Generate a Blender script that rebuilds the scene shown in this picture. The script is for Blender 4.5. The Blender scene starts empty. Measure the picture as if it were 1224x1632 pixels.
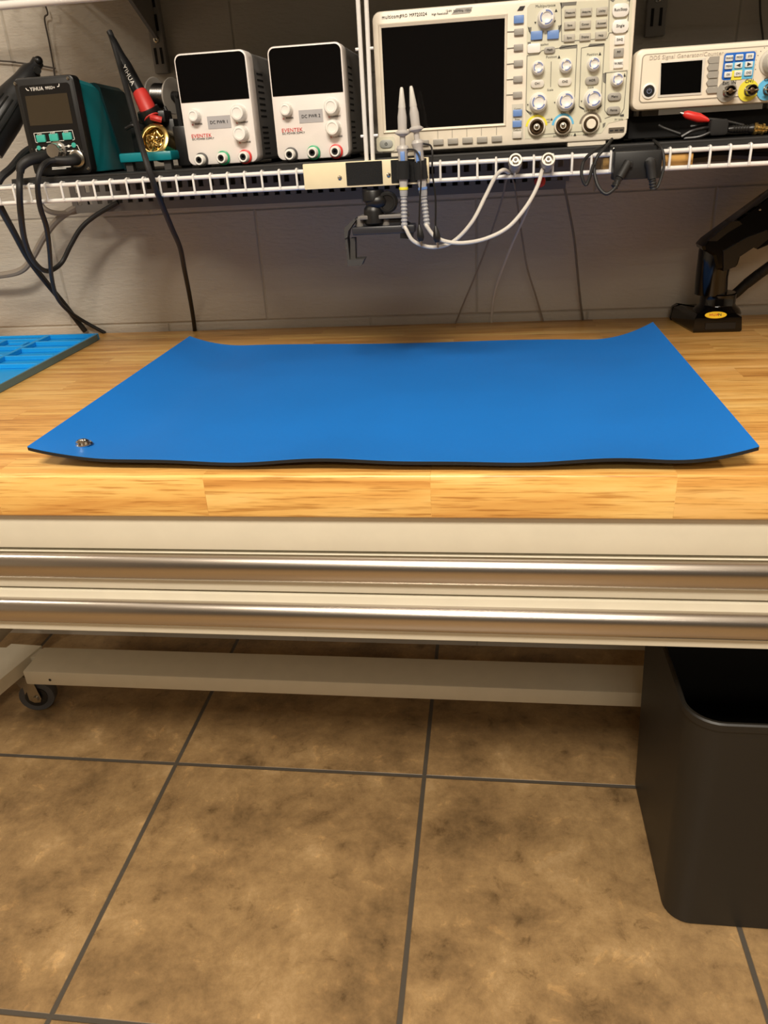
import bpy, bmesh, math, random
from mathutils import Vector, Matrix
random.seed(7)
C = bpy.context.scene.collection
SC = bpy.context.scene
H = 1.065                      # eye height above the floor
# ---------------------------------------------------------------- camera
F = 1225.0
def nrm(v): return Vector(v).normalized()
_d = nrm((168, 604, F)); _x = nrm((8792, -61, -F)); _x = (_x - _d * _x.dot(_d)).normalized()
_z = _d.cross(_x)
RW = Matrix((_x, _d, _z))     # camera-space rows -> world axes
cam = bpy.data.cameras.new('camera'); co = bpy.data.objects.new('camera', cam); C.objects.link(co)
cr = RW @ Vector((1, 0, 0)); cu = RW @ Vector((0, 1, 0)); cb = RW @ Vector((0, 0, -1))
M = Matrix.Identity(4)
for i in range(3):
    M[i][0], M[i][1], M[i][2] = cr[i], cu[i], cb[i]
M[2][3] = H
co.matrix_world = M
cam.sensor_fit = 'VERTICAL'; cam.sensor_height = 36; cam.sensor_width = 27
cam.lens = F / 1632 * 36; cam.clip_start = 0.02
SC.camera = co
# ---------------------------------------------------------------- world, lights, exposure
SC.view_settings.view_transform = 'Standard'; SC.view_settings.look = 'None'
SC.view_settings.gamma = 1; SC.view_settings.use_curve_mapping = False
SC.view_settings.exposure = 1.23
w = bpy.data.worlds.new('world'); SC.world = w; w.use_nodes = True
w.node_tree.nodes['Background'].inputs[0].default_value = (1, .9, .8, 1)
w.node_tree.nodes['Background'].inputs[1].default_value = 0.10
def lamp(loc, sx, sy, power, col=(1, .90, .76)):
    l = bpy.data.lights.new('ceiling_lamp', 'AREA'); l.shape = 'RECTANGLE'; l.size = sx; l.size_y = sy
    l.energy = power; l.color = col
    o = bpy.data.objects.new('ceiling_lamp', l); o.location = loc; C.objects.link(o); return o
LAMPS = [((-0.2, -0.82, 2.58), 0.9, 0.5, 48), ((0.2, -2.5, 2.58), 1.2, 0.6, 16), ((2.1, 0.1, 2.58), 0.3, 0.3, 12), ((-2.1, 0.1, 2.58), 0.3, 0.3, 7)]
for a in LAMPS: lamp(*a)
# ---------------------------------------------------------------- helpers
def P(px, py, X=None, Y=None, Z=None):
    r = RW @ Vector((px - 612, 816 - py, F))
    t = X / r.x if X is not None else (Y / r.y if Y is not None else (Z - H) / r.z)
    p = r * t; p.z += H; return p
def lin(c): 
    return tuple(((v/255)/12.92 if v/255 <= .04045 else ((v/255+.055)/1.055)**2.4) for v in c) + (1,)
MATS = {}
def mat(name, rgb, rough=.5, metal=0, spec=.5, bump=0, bscale=400, coat=0, var=0, vscale=30, trans=0):
    if name in MATS: return MATS[name]
    m = bpy.data.materials.new(name); m.use_nodes = True; nt = m.node_tree; b = nt.nodes['Principled BSDF']
    b.inputs['Base Color'].default_value = lin(rgb); b.inputs['Roughness'].default_value = rough
    b.inputs['Metallic'].default_value = metal; b.inputs['Specular IOR Level'].default_value = spec
    b.inputs['Coat Weight'].default_value = coat; b.inputs['Transmission Weight'].default_value = trans
    tc = nt.nodes.new('ShaderNodeTexCoord')
    if bump:
        n = nt.nodes.new('ShaderNodeTexNoise'); n.inputs['Scale'].default_value = bscale; n.inputs['Detail'].default_value = 3
        bp = nt.nodes.new('ShaderNodeBump'); bp.inputs['Strength'].default_value = bump; bp.inputs['Distance'].default_value = .002
        nt.links.new(tc.outputs['Object'], n.inputs['Vector']); nt.links.new(n.outputs[0], bp.inputs['Height']); nt.links.new(bp.outputs[0], b.inputs['Normal'])
    if var:
        n = nt.nodes.new('ShaderNodeTexNoise'); n.inputs['Scale'].default_value = vscale; n.inputs['Detail'].default_value = 4
        r = nt.nodes.new('ShaderNodeValToRGB'); c = lin(rgb)
        r.color_ramp.elements[0].position = .35; r.color_ramp.elements[1].position = .65
        r.color_ramp.elements[0].color = tuple(v*(1-var) for v in c[:3])+(1,); r.color_ramp.elements[1].color = tuple(min(1, v*(1+var)) for v in c[:3])+(1,)
        nt.links.new(tc.outputs['Object'], n.inputs['Vector']); nt.links.new(n.outputs[0], r.inputs[0]); nt.links.new(r.outputs[0], b.inputs['Base Color'])
    MATS[name] = m; return m

class MB:
    def __init__(s): s.bm = bmesh.new(); s.mi = 0; s.xf = None
    def _fin(s, vs, fs):
        for f in fs: f.material_index = s.mi
        if s.xf is not None: bmesh.ops.transform(s.bm, matrix=s.xf, verts=vs)
    def grid(s, rings, closed=True, cap0=True, cap1=True):
        vr = [[s.bm.verts.new(p) for p in r] for r in rings]; fs = []; n = len(rings[0])
        for a, b in zip(vr, vr[1:]):
            for i in range(n if closed else n-1):
                j = (i+1) % n
                fs.append(s.bm.faces.new((a[i], a[j], b[j], b[i])))
        if cap0: fs.append(s.bm.faces.new(list(reversed(vr[0]))))
        if cap1: fs.append(s.bm.faces.new(vr[-1]))
        s._fin([v for r in vr for v in r], fs); return s
    def box(s, x0, x1, y0, y1, z0, z1, bev=0, seg=2):
        b = bmesh.ops.create_cube(s.bm, size=1, matrix=Matrix.Translation(((x0+x1)/2, (y0+y1)/2, (z0+z1)/2)) @ Matrix.Diagonal((abs(x1-x0), abs(y1-y0), abs(z1-z0), 1)))
        vs = b['verts']; fs = set(f for v in vs for f in v.link_faces)
        if bev:
            es = list(set(e for v in vs for e in v.link_edges))
            r = bmesh.ops.bevel(s.bm, geom=es, offset=bev, segments=seg, profile=.5, affect='EDGES')
            vs = list(set(r['verts'])); fs = set(f for v in vs for f in v.link_faces)
        s._fin(vs, fs); return s
    def rprism(s, x0, x1, z0, z1, y0, y1, r=.003, bev=0, n=5):
        """rounded rectangle in the X-Z plane, extruded from y0 (front) to y1"""
        def ring(y, ins):
            pts = []; rr = max(r-ins, .0002)
            for cx, cz, a0 in ((x1-ins-rr, z1-ins-rr, 0), (x0+ins+rr, z1-ins-rr, 90), (x0+ins+rr, z0+ins+rr, 180), (x1-ins-rr, z0+ins+rr, 270)):
                for k in range(n+1):
                    a = math.radians(a0+90*k/n); pts.append((cx+rr*math.cos(a), y, cz+rr*math.sin(a)))
            return pts
        R = [ring(y0, bev), ring(y0+bev*.3, bev*.3), ring(y0+bev, 0)] if bev else [ring(y0, 0)]
        R.append(ring(y1, 0)); s.grid(R); return s
    def poly(s, pts, y0, y1):
        """polygon of (x,z) points extruded y0->y1"""
        s.grid([[(p[0], y0, p[1]) for p in pts], [(p[0], y1, p[1]) for p in pts]]); return s
    def prism(s, pts, vec):
        v = Vector(vec); s.grid([[tuple(p) for p in pts], [tuple(Vector(p)+v) for p in pts]]); return s
    def lathe(s, prof, p, ax=(0, -1, 0), n=24, cap0=True, cap1=True):
        """prof: list of (radius, distance along ax) from p"""
        a = nrm(ax); u = a.orthogonal().normalized(); v = a.cross(u); p = Vector(p)
        s.grid([[p+a*t+(u*math.cos(2*math.pi*k/n)+v*math.sin(2*math.pi*k/n))*max(r, 1e-5) for k in range(n)] for r, t in prof], True, cap0, cap1); return s
    def cyl(s, p0, p1, r0, r1=None, n=20):
        p0 = Vector(p0); p1 = Vector(p1); L = (p1-p0).length
        return s.lathe([(r0, 0), (r1 if r1 is not None else r0, L)], p0, p1-p0, n)
    def tube(s, pts, r, n=8, sm=6):
        pts = [Vector(p) for p in pts]
        if sm > 1 and len(pts) > 2:
            q = [pts[0]*2-pts[1]]+pts+[pts[-1]*2-pts[-2]]; out = []
            for i in range(1, len(q)-2):
                a, b, c, d = q[i-1], q[i], q[i+1], q[i+2]
                for k in range(sm):
                    t = k/sm
                    out.append(.5*((2*b)+(c-a)*t+(2*a-5*b+4*c-d)*t*t+(3*b-a-3*c+d)*t**3))
            out.append(pts[-1]); pts = out
        rings = []; u = None
        for i, p in enumerate(pts):
            t = (pts[min(i+1, len(pts)-1)]-pts[max(i-1, 0)]).normalized()
            u = t.orthogonal().normalized() if u is None else (u-t*u.dot(t)).normalized()
            v = t.cross(u); rr = r[0]+(r[1]-r[0])*i/(len(pts)-1) if isinstance(r, tuple) else r
            rings.append([p+(u*math.cos(2*math.pi*k/n)+v*math.sin(2*math.pi*k/n))*rr for k in range(n)])
        return s.grid(rings)
    def arc(s, c, r0, r1, a0, a1, y0, y1, n=16):
        """flat ring segment around (x,z)"""
        full = abs(a1-a0) >= 360
        R = []
        for k in range(n+1):
            a = math.radians(a0+(a1-a0)*k/n); ca, sa = math.cos(a), math.sin(a)
            R.append([(c[0]+r0*ca, y0, c[1]+r0*sa), (c[0]+r1*ca, y0, c[1]+r1*sa), (c[0]+r1*ca, y1, c[1]+r1*sa), (c[0]+r0*ca, y1, c[1]+r0*sa)])
        return s.grid(R, True, not full, not full)
    def ball(s, c, r, sc=(1, 1, 1), n=16):
        b = bmesh.ops.create_uvsphere(s.bm, u_segments=n, v_segments=n//2, radius=r, matrix=Matrix.Translation(c) @ Matrix.Diagonal((*sc, 1)))
        s._fin(b['verts'], set(f for v in b['verts'] for f in v.link_faces)); return s

def root_loc(o):
    while o.parent: o = o.parent
    return Vector(o.location)
def obj(name, mb, mats, parent=None, ang=35, label=None):
    bm = mb.bm if isinstance(mb, MB) else mb
    bmesh.ops.recalc_face_normals(bm, faces=bm.faces)
    if parent: bmesh.ops.translate(bm, verts=bm.verts, vec=-root_loc(parent))
    th = math.radians(ang)
    for f in bm.faces: f.smooth = True
    for e in bm.edges:
        if len(e.link_faces) != 2 or e.calc_face_angle(0) > th: e.smooth = False
    me = bpy.data.meshes.new(name); bm.to_mesh(me); bm.free()
    for m in (mats if isinstance(mats, (list, tuple)) else [mats]): me.materials.append(m)
    o = bpy.data.objects.new(name, me); C.objects.link(o)
    if parent: o.parent = parent
    if label: o['label'] = label
    return o
def thing(name, label, cat, loc, group=None):
    o = bpy.data.objects.new(name, None); o.empty_display_size = .02; C.objects.link(o); o.location = loc
    return tag(o, label, cat, group)
def tag(o, label, cat, group=None, kind=None):
    o['label'] = label; o['category'] = cat
    if group: o['group'] = group
    if kind: o['kind'] = kind
    return o
def struct(name, mb, m, label=None):
    o = obj(name, mb, m); o['kind'] = 'structure'
    if label: o['label'] = label
    return o
def letters(name, items, m, parent, depth=.0003):
    """items: (string, x, y, z, size[, squeeze, tilt]) centred text facing -Y; one mesh per string"""
    o = None
    for it in items:
        s, x, y, z, size = it[:5]; sq = it[5] if len(it) > 5 else 1; rot = it[6] if len(it) > 6 else None
        cu_ = bpy.data.curves.new('t', 'FONT'); cu_.body = s; cu_.size = size; cu_.align_x = 'CENTER'; cu_.align_y = 'CENTER'
        cu_.extrude = depth; cu_.resolution_u = 2; cu_.space_character = 1.06
        to = bpy.data.objects.new('t', cu_); C.objects.link(to)
        dg = bpy.context.evaluated_depsgraph_get(); me = bpy.data.meshes.new_from_object(to.evaluated_get(dg))
        R = Matrix.Rotation(math.pi/2, 4, 'X') if rot is None else rot
        me.transform(Matrix.Translation((x, y, z)) @ R @ Matrix.Diagonal((sq, 1, 1, 1)))
        bm = bmesh.new(); bm.from_mesh(me); bpy.data.objects.remove(to); bpy.data.meshes.remove(me); bpy.data.curves.remove(cu_)
        o = obj(name, bm, m, parent)
    return o
def crop(x0, y0, sc, Y):                     # measured points on a vertical face at distance Y
    def f(u, v):
        p = P(x0+u/sc, y0+v/sc, Y=Y); return p.x, p.z
    return f
def path(pts): return [P(a, b, Y=y) for a, b, y in pts]

# ---------------------------------------------------------------- materials
def nodes(name):
    m = bpy.data.materials.new(name); m.use_nodes = True; nt = m.node_tree
    return m, nt, nt.nodes['Principled BSDF'], (lambda t, **k: _mk(nt, t, k)), nt.links.new
def _mk(nt, t, k):
    n = nt.nodes.new(t)
    for a, v in k.items():
        if a in n.inputs: n.inputs[a].default_value = v
        else: setattr(n, a, v)
    return n
def ramp(n, els):
    r = n.color_ramp
    while len(r.elements) < len(els): r.elements.new(.5)
    for e, (p, c) in zip(r.elements, els): e.position = p; e.color = lin(c)
WALL_Y = 1.475
Z1 = H-.305                                  # one bed joint of the block wall
def wall_mat():
    m, nt, b, N, L = nodes('painted_block')
    tc = N('ShaderNodeTexCoord'); sp = N('ShaderNodeSeparateXYZ'); L(tc.outputs['Object'], sp.inputs[0])
    cb_ = N('ShaderNodeCombineXYZ'); L(sp.outputs[0], cb_.inputs[0]); L(sp.outputs[2], cb_.inputs[1])
    mp = N('ShaderNodeMapping'); mp.inputs['Location'].default_value = (.022+.406*5, -(Z1-.203*5-.0), 0); L(cb_.outputs[0], mp.inputs[0])
    br = N('ShaderNodeTexBrick'); br.offset = .5; br.inputs['Scale'].default_value = 1
    br.inputs['Brick Width'].default_value = .406; br.inputs['Row Height'].default_value = .203; br.inputs['Mortar Size'].default_value = .0035; br.inputs['Mortar Smooth'].default_value = 1.0
    L(mp.outputs[0], br.inputs[0])
    inv = N('ShaderNodeMath', operation='MULTIPLY'); inv.inputs[1].default_value = -0.55; L(br.outputs['Fac'], inv.inputs[0])
    st = N('ShaderNodeMapping'); st.inputs['Scale'].default_value = (1, 1, 3.2); L(tc.outputs['Object'], st.inputs[0])
    n1 = N('ShaderNodeTexNoise', Scale=55., Detail=6., Roughness=.65); L(st.outputs[0], n1.inputs['Vector'])
    ad = N('ShaderNodeMath', operation='MULTIPLY_ADD'); ad.inputs[1].default_value = .55; L(n1.outputs[0], ad.inputs[0]); L(inv.outputs[0], ad.inputs[2])
    bp = N('ShaderNodeBump', Strength=.8, Distance=.004); L(ad.outputs[0], bp.inputs['Height']); L(bp.outputs[0], b.inputs['Normal'])
    n2 = N('ShaderNodeTexNoise', Scale=3., Detail=4.); L(tc.outputs['Object'], n2.inputs['Vector'])
    r = N('ShaderNodeValToRGB'); ramp(r, [(.3, (176, 168, 156)), (.7, (192, 185, 172))]); L(n2.outputs[0], r.inputs[0])
    mx = N('ShaderNodeMix', data_type='RGBA'); L(br.outputs['Fac'], mx.inputs[0]); L(r.outputs[0], mx.inputs[6]); mx.inputs[7].default_value = lin((172, 164, 150)); L(mx.outputs[2], b.inputs['Base Color'])
    b.inputs['Roughness'].default_value = .6; return m
def floor_mat():
    m, nt, b, N, L = nodes('stone_look_tile')
    S = .4525*H
    tc = N('ShaderNodeTexCoord'); mp = N('ShaderNodeMapping'); mp.inputs['Location'].default_value = (.107*H+S*20, -.607*H+S*20, 0); L(tc.outputs['Object'], mp.inputs[0])
    sp = N('ShaderNodeSeparateXYZ'); L(mp.outputs[0], sp.inputs[0])
    ds = []; ids = []
    for k in (0, 1):
        dv = N('ShaderNodeMath', operation='DIVIDE'); dv.inputs[1].default_value = S if k == 0 else S*.9935; L(sp.outputs[k], dv.inputs[0])
        fr = N('ShaderNodeMath', operation='FRACT'); L(dv.outputs[0], fr.inputs[0])
        fl = N('ShaderNodeMath', operation='FLOOR'); L(dv.outputs[0], fl.inputs[0]); ids.append(fl)
        s1 = N('ShaderNodeMath', operation='SUBTRACT'); s1.inputs[1].default_value = .5; L(fr.outputs[0], s1.inputs[0])
        ab = N('ShaderNodeMath', operation='ABSOLUTE'); L(s1.outputs[0], ab.inputs[0]); ds.append(ab)
    mxm = N('ShaderNodeMath', operation='MAXIMUM'); L(ds[0].outputs[0], mxm.inputs[0]); L(ds[1].outputs[0], mxm.inputs[1])
    gr = N('ShaderNodeMapRange'); gr.inputs[1].default_value = .4905; gr.inputs[2].default_value = .4935; L(mxm.outputs[0], gr.inputs[0])
    idv = N('ShaderNodeCombineXYZ'); L(ids[0].outputs[0], idv.inputs[0]); L(ids[1].outputs[0], idv.inputs[1])
    sc = N('ShaderNodeVectorMath', operation='MULTIPLY_ADD'); sc.inputs[1].default_value = (3.7, 5.3, 0); L(idv.outputs[0], sc.inputs[0]); L(mp.outputs[0], sc.inputs[2])
    n1 = N('ShaderNodeTexNoise', Scale=6., Detail=13., Roughness=.76, Distortion=.1); L(sc.outputs[0], n1.inputs['Vector'])
    r1 = N('ShaderNodeValToRGB'); ramp(r1, [(.33, (96, 76, 50)), (.46, (130, 104, 70)), (.56, (150, 122, 83)), (.70, (178, 149, 108))]); L(n1.outputs[0], r1.inputs[0])
    n2 = N('ShaderNodeTexNoise', Scale=24., Detail=12., Roughness=.72, Distortion=.5); L(sc.outputs[0], n2.inputs['Vector'])
    r2 = N('ShaderNodeValToRGB'); ramp(r2, [(.40, (188, 188, 188)), (.58, (188, 188, 188)), (.68, (228, 224, 216))]); L(n2.outputs[0], r2.inputs[0])
    r3 = N('ShaderNodeValToRGB'); ramp(r3, [(.30, (140, 136, 130)), (.42, (188, 188, 188)), (.9, (188, 188, 188))]); L(n2.outputs[0], r3.inputs[0])
    m1 = N('ShaderNodeMix', data_type='RGBA', blend_type='OVERLAY'); m1.inputs[0].default_value = .8; L(r1.outputs[0], m1.inputs[6]); L(r2.outputs[0], m1.inputs[7])
    m2 = N('ShaderNodeMix', data_type='RGBA', blend_type='OVERLAY'); m2.inputs[0].default_value = .95; L(m1.outputs[2], m2.inputs[6]); L(r3.outputs[0], m2.inputs[7])
    m3 = N('ShaderNodeMix', data_type='RGBA'); L(gr.outputs[0], m3.inputs[0]); L(m2.outputs[2], m3.inputs[6]); m3.inputs[7].default_value = lin((74, 68, 60)); L(m3.outputs[2], b.inputs['Base Color'])
    iv = N('ShaderNodeMath', operation='MULTIPLY_ADD'); iv.inputs[1].default_value = -1.2; L(gr.outputs[0], iv.inputs[0]); 
    sm = N('ShaderNodeMath', operation='MULTIPLY'); sm.inputs[1].default_value = .35; L(n2.outputs[0], sm.inputs[0]); L(sm.outputs[0], iv.inputs[2])
    bp = N('ShaderNodeBump', Strength=.5, Distance=.003); L(iv.outputs[0], bp.inputs['Height']); L(bp.outputs[0], b.inputs['Normal'])
    b.inputs['Roughness'].default_value = .42; return m
def wood_mat(name, dark=0, planks=True, stretch=1.0):
    m, nt, b, N, L = nodes(name)
    tc = N('ShaderNodeTexCoord'); sp = N('ShaderNodeSeparateXYZ'); L(tc.outputs['Object'], sp.inputs[0])
    # stave pattern on the top: width along Y, length along X
    mp = N('ShaderNodeCombineXYZ'); L(sp.outputs[0], mp.inputs[0]); L(sp.outputs[1], mp.inputs[1])
    br = N('ShaderNodeTexBrick'); br.offset = .37; br.offset_frequency = 3; br.squash = 1; br.inputs['Scale'].default_value = 1
    br.inputs['Brick Width'].default_value = .25; br.inputs['Row Height'].default_value = .047; br.inputs['Mortar Size'].default_value = .0002
    br.inputs['Color1'].default_value = (0, 0, 0, 1); br.inputs['Color2'].default_value = (1, 1, 1, 1); br.inputs['Mortar'].default_value = (.5, .5, .5, 1)
    mpp = N('ShaderNodeMapping'); mpp.inputs['Location'].default_value = (-.040+.25*8, -.732+.047*40, 0); L(mp.outputs[0], mpp.inputs[0]); L(mpp.outputs[0], br.inputs[0])
    off = N('ShaderNodeVectorMath', operation='MULTIPLY_ADD'); off.inputs[1].default_value = (7.3, 3.1, 5.7); L(br.outputs['Color'], off.inputs[0]); L(tc.outputs['Object'], off.inputs[2])
    st = N('ShaderNodeMapping'); st.inputs['Scale'].default_value = (2.2*stretch, 26, 26); L(off.outputs[0], st.inputs[0])
    n1 = N('ShaderNodeTexNoise', Scale=1.0, Detail=5., Roughness=.55, Distortion=.9); L(st.outputs[0], n1.inputs['Vector'])
    r1 = N('ShaderNodeValToRGB')
    ramp(r1, [(.28, (172, 118, 56)), (.42, (208, 156, 84)), (.55, (224, 177, 103)), (.72, (236, 196, 128))]); L(n1.outputs[0], r1.inputs[0])
    st2 = N('ShaderNodeMapping'); st2.inputs['Scale'].default_value = (14*stretch, 330, 330); L(off.outputs[0], st2.inputs[0])
    n2 = N('ShaderNodeTexNoise', Scale=1.0, Detail=3., Roughness=.6); L(st2.outputs[0], n2.inputs['Vector'])
    r2 = N('ShaderNodeValToRGB'); ramp(r2, [(.33, (190, 172, 140)), (.48, (250, 248, 244)), (.8, (255, 255, 255))]); L(n2.outputs[0], r2.inputs[0])
    m1 = N('ShaderNodeMix', data_type='RGBA', blend_type='MULTIPLY'); m1.inputs[0].default_value = .8; L(r1.outputs[0], m1.inputs[6]); L(r2.outputs[0], m1.inputs[7])
    r3 = N('ShaderNodeValToRGB'); ramp(r3, [(0, (176, 173, 168)), (1, (200, 198, 196))]); L(br.outputs['Color'], r3.inputs[0])
    m2 = N('ShaderNodeMix', data_type='RGBA', blend_type='OVERLAY'); m2.inputs[0].default_value = .8 if planks else 0; L(m1.outputs[2], m2.inputs[6]); L(r3.outputs[0], m2.inputs[7])
    L(m2.outputs[2], b.inputs['Base Color'])
    b.inputs['Roughness'].default_value = .38; b.inputs['Coat Weight'].default_value = .15; b.inputs['Coat Roughness'].default_value = .25
    return m
WALL = wall_mat(); FLOOR = floor_mat(); WOOD = wood_mat('butcher_block'); WOOD2 = wood_mat('plain_wood', planks=False)
PAINT = mat('room_paint', (196, 188, 174), .7)
WHITE = mat('white_powder_coat', (206, 199, 180), .42, var=.02)
WIRE = mat('white_vinyl_wire', (216, 214, 210), .32)
ALU = mat('brushed_aluminium', (190, 182, 172), .27, 1, bump=.03, bscale=900)
CHROME = mat('chrome', (215, 212, 208), .13, 1)
NICKEL = mat('nickel', (170, 165, 155), .25, 1)
BLACK = mat('black_plastic', (14, 13, 13), .4)
BLACKM = mat('matte_black', (13, 12, 12), .8)
BLACKG = mat('gloss_black', (8, 7, 7), .1, spec=.45)
SCREEN = mat('screen_glass', (10, 9, 9), .06, spec=.5)
RUB = mat('black_rubber', (18, 17, 17), .6)
DGREY = mat('dark_grey_plastic', (58, 56, 54), .5)
MGREY = mat('key_grey', (150, 146, 138), .45)
LGREY = mat('light_grey_plastic', (205, 200, 190), .45)
PSUW = mat('psu_white', (224, 217, 212), .38)
SCOPE = mat('scope_cream', (224, 215, 198), .42)
PANEL = mat('scope_panel', (206, 203, 182), .5)
KWHITE = mat('knob_white', (228, 225, 219), .3)
KBLUE = mat('key_blue', (104, 138, 196), .4)
ARCB = mat('arc_blue', (105, 120, 170), .4)
INK = mat('ink_black', (30, 28, 26), .6)
INKG = mat('ink_grey', (120, 116, 108), .6)
INKW = mat('ink_white', (225, 222, 215), .6)
RED = mat('red_plastic', (200, 40, 34), .4)
GREEN = mat('green_ring', (28, 150, 100), .4)
TEAL = mat('teal_plastic', (6, 118, 128), .36)
TEALK = mat('teal_key', (60, 165, 150), .4)
YEL = mat('yellow_print', (226, 214, 62), .5)
CYAN = mat('cyan_print', (92, 178, 222), .5)
BRASS = mat('brass', (196, 168, 104), .25, 1, var=.25, vscale=300)
BROWNM = mat('socket_brown', (88, 68, 46), .35, .6)
MATB = mat('blue_rubber_mat', (28, 114, 200), .47, spec=.3, bump=.05, bscale=1200, var=.03, vscale=6)
MATU = mat('black_rubber_underside', (12, 12, 13), .8)
SIL = mat('blue_silicone', (6, 148, 222), .5)
GUNM = mat('gunmetal', (112, 108, 104), .5, .1)
STEEL = mat('psu_steel_case', (150, 147, 145), .5, .35)
STD = mat('shelf_standard_paint', (128, 123, 116), .5)
WCORD = mat('white_cord', (198, 193, 184), .4)
GCORD = mat('grey_cord', (138, 128, 116), .5)
PALEW = mat('pale_board', (226, 212, 176), .45, var=.04, vscale=20)
SCRG = mat('lcd_brown', (58, 50, 38), .18)

# ---------------------------------------------------------------- setting
RX0, RX1, RY0, CZ = -3.0, 3.2, -4.8, 2.6
struct('floor', MB().box(RX0, RX1, RY0, WALL_Y+.1, -.08, 0), FLOOR)
struct('wall_back', MB().box(RX0-.1, RX1+.1, WALL_Y, WALL_Y+.12, -.08, CZ+.1), WALL)
struct('wall_left', MB().box(RX0-.1, RX0, RY0, WALL_Y, 0, CZ), PAINT)
struct('wall_right', MB().box(RX1, RX1+.1, RY0, WALL_Y, 0, CZ), PAINT)
struct('wall_front', MB().box(RX0-.1, RX1+.1, RY0-.1, RY0, -.08, CZ), mat('dark_room_paint', (74, 70, 64), .7))
struct('ceiling', MB().box(RX0, RX1, RY0, WALL_Y, CZ, CZ+.1), mat('ceiling_paint', (225, 222, 214), .8))

# ---------------------------------------------------------------- workbench
TT = H-.32                                   # worktop height .80
FY = .742
bench = thing('workbench', 'wheeled workbench with butcher block top and two wide cream drawers', 'workbench', (-.1, 1.1, 0))
BX0, BX1 = -1.16, 1.1
mb = MB().box(BX0, BX1, FY, WALL_Y-.004, TT-.051, TT, .003, 3)
obj('worktop', mb, WOOD, bench, label='butcher block worktop of light oak coloured staves')
RY = FY+.010
zr = H-.4185
mb = MB().box(BX0+.02, BX1-.02, RY, RY+.02, zr, TT-.0515, .002)
mb.box(BX0+.02, BX0+.06, RY+.02, WALL_Y-.02, zr-.12, TT-.0515); mb.box(BX1-.06, BX1-.02, RY+.02, WALL_Y-.02, zr-.12, TT-.0515)
mb.box(BX0+.06, BX1-.06, WALL_Y-.04, WALL_Y-.02, zr-.10, TT-.0515)
obj('frame', mb, WHITE, bench)
for k, (za, zb) in enumerate(((H-.4745, zr-.005), (H-.5385, H-.4785))):
    mb = MB().box(BX0+.062, BX1-.062, RY+.0015, RY+.018, za, zb, .0015)
    mb.box(BX0+.075, BX0+.077, RY+.019, 1.36, za+.004, zb-.004); mb.box(BX1-.077, BX1-.075, RY+.019, 1.36, za+.004, zb-.004)
    mb.box(BX0+.077, BX1-.077, RY+.019, 1.36, za+.002, za+.004); mb.box(BX0+.077, BX1-.077, 1.358, 1.36, za+.004, zb-.004)
    dr = obj('drawer', mb, WHITE, bench)
    # rounded full-width pull
    zc = (zb-.0182) if k == 0 else (zb-.0285)
    hh = .0178
    prof = []
    for i in range(13):
        a = math.radians(-90+180*i/12); prof.append((RY+.003-.0145*math.cos(a)**.8 if math.cos(a) > 0 else RY+.003, zc+hh*math.sin(a)))
    prof.append((RY+.006, zc+hh)); prof.append((RY+.006, zc-hh))
    mb = MB().grid([[(x, p[0], p[1]) for p in prof] for x in (BX0+.064, BX1-.064)])
    obj('handle', mb, ALU, dr, label='rounded satin aluminium pull across the whole drawer')
# base: rear beam on casters, side feet, legs
zt = .137
pA = P(70, 1031, Z=zt); pB = P(35, 1070, Z=zt); pC = P(42, 1091, Y=pB.y)
bx0 = min(pA.x, pB.x); by0, by1 = pB.y, pA.y; zb_ = pC.z
mb = MB().box((pA.x+pB.x)/2, 1.0, by0, by1, zb_, zt, .003)
obj('beam', mb, WHITE, bench)
bl = (pA.x+pB.x)/2
mb = MB().cyl((bl+.055, by0-.0004, zb_+.014), (bl+.055, by0+.002, zb_+.014), .003)
obj('bolt_hole', mb, BLACK, bench)
q1, q2, q3, q4 = [P(u, v, Z=zt) for u, v in ((66, 1029), (18, 1026), (-190, 1185), (-135, 1195))]
mb = MB().prism([q1, q2, q3, q4], (0, 0, -.03))
obj('side_foot', mb, WHITE, bench)
for lx in (BX0+.02, BX1-.065):
    for ly in (FY+.05, WALL_Y-.09):
        obj('leg', MB().box(lx, lx+.045, ly, ly+.045, .10, zr-.10, .003), WHITE, bench)
    obj('side_foot', MB().box(lx, lx+.045, FY+.03, WALL_Y-.03, .085, .115, .003), WHITE, bench)
obj('cross_rail', MB().box(bl-.22, bl+.01, by1-.03, by1-.001, zb_, zt-.004), WHITE, bench)
def caster(cx, cy, top, r=.037, sgn=1):
    c = Vector((cx, cy, 0))
    mb = MB().lathe([(r*.96, -.013), (r, -.009), (r, .009), (r*.96, .013)], (cx, cy, r), (0.25, -1, 0), 32)
    wh = obj('wheel', mb, mat('tyre_grey', (70, 70, 72), .6), bench)
    mb = MB().lathe([(r*.62, -.0145), (r*.62, .0145)], (cx, cy, r), (.25, -1, 0), 32)
    obj('hub', mb, BLACK, wh)
    mb = MB()
    for s in (-1, 1):
        o = Vector((.25, -1, 0)).normalized()*.0185*s
        p = Vector((cx, cy, r))+o
        mb.prism([p+Vector((-.016, 0, -.006)), p+Vector((-.006, 0, -.012)), p+Vector((.008, 0, -.010)), p+Vector((.012, 0, 0)), p+Vector((.004, 0, .045)), Vector((p.x-.03, p.y, top)), Vector((p.x-.045, p.y, top))], (0, .002, 0))
        mb.cyl(p+Vector((0, -.004, 0)), p+Vector((0, .006, 0)), .006, n=12)
    mb.box(cx-.045, cx+.02, cy-.024, cy+.024, top-.004, top)
    obj('fork', mb, NICKEL, wh)
wc = P(68, 1126, Z=0)
print('caster', wc, 'beam', by0, by1, zb_, bl)
caster(wc.x, min(max(wc.y, by0+.03), by1-.02), zb_)
for lx in (BX0+.045, BX1-.045): caster(lx, FY+.08, .085, .030)

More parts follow.
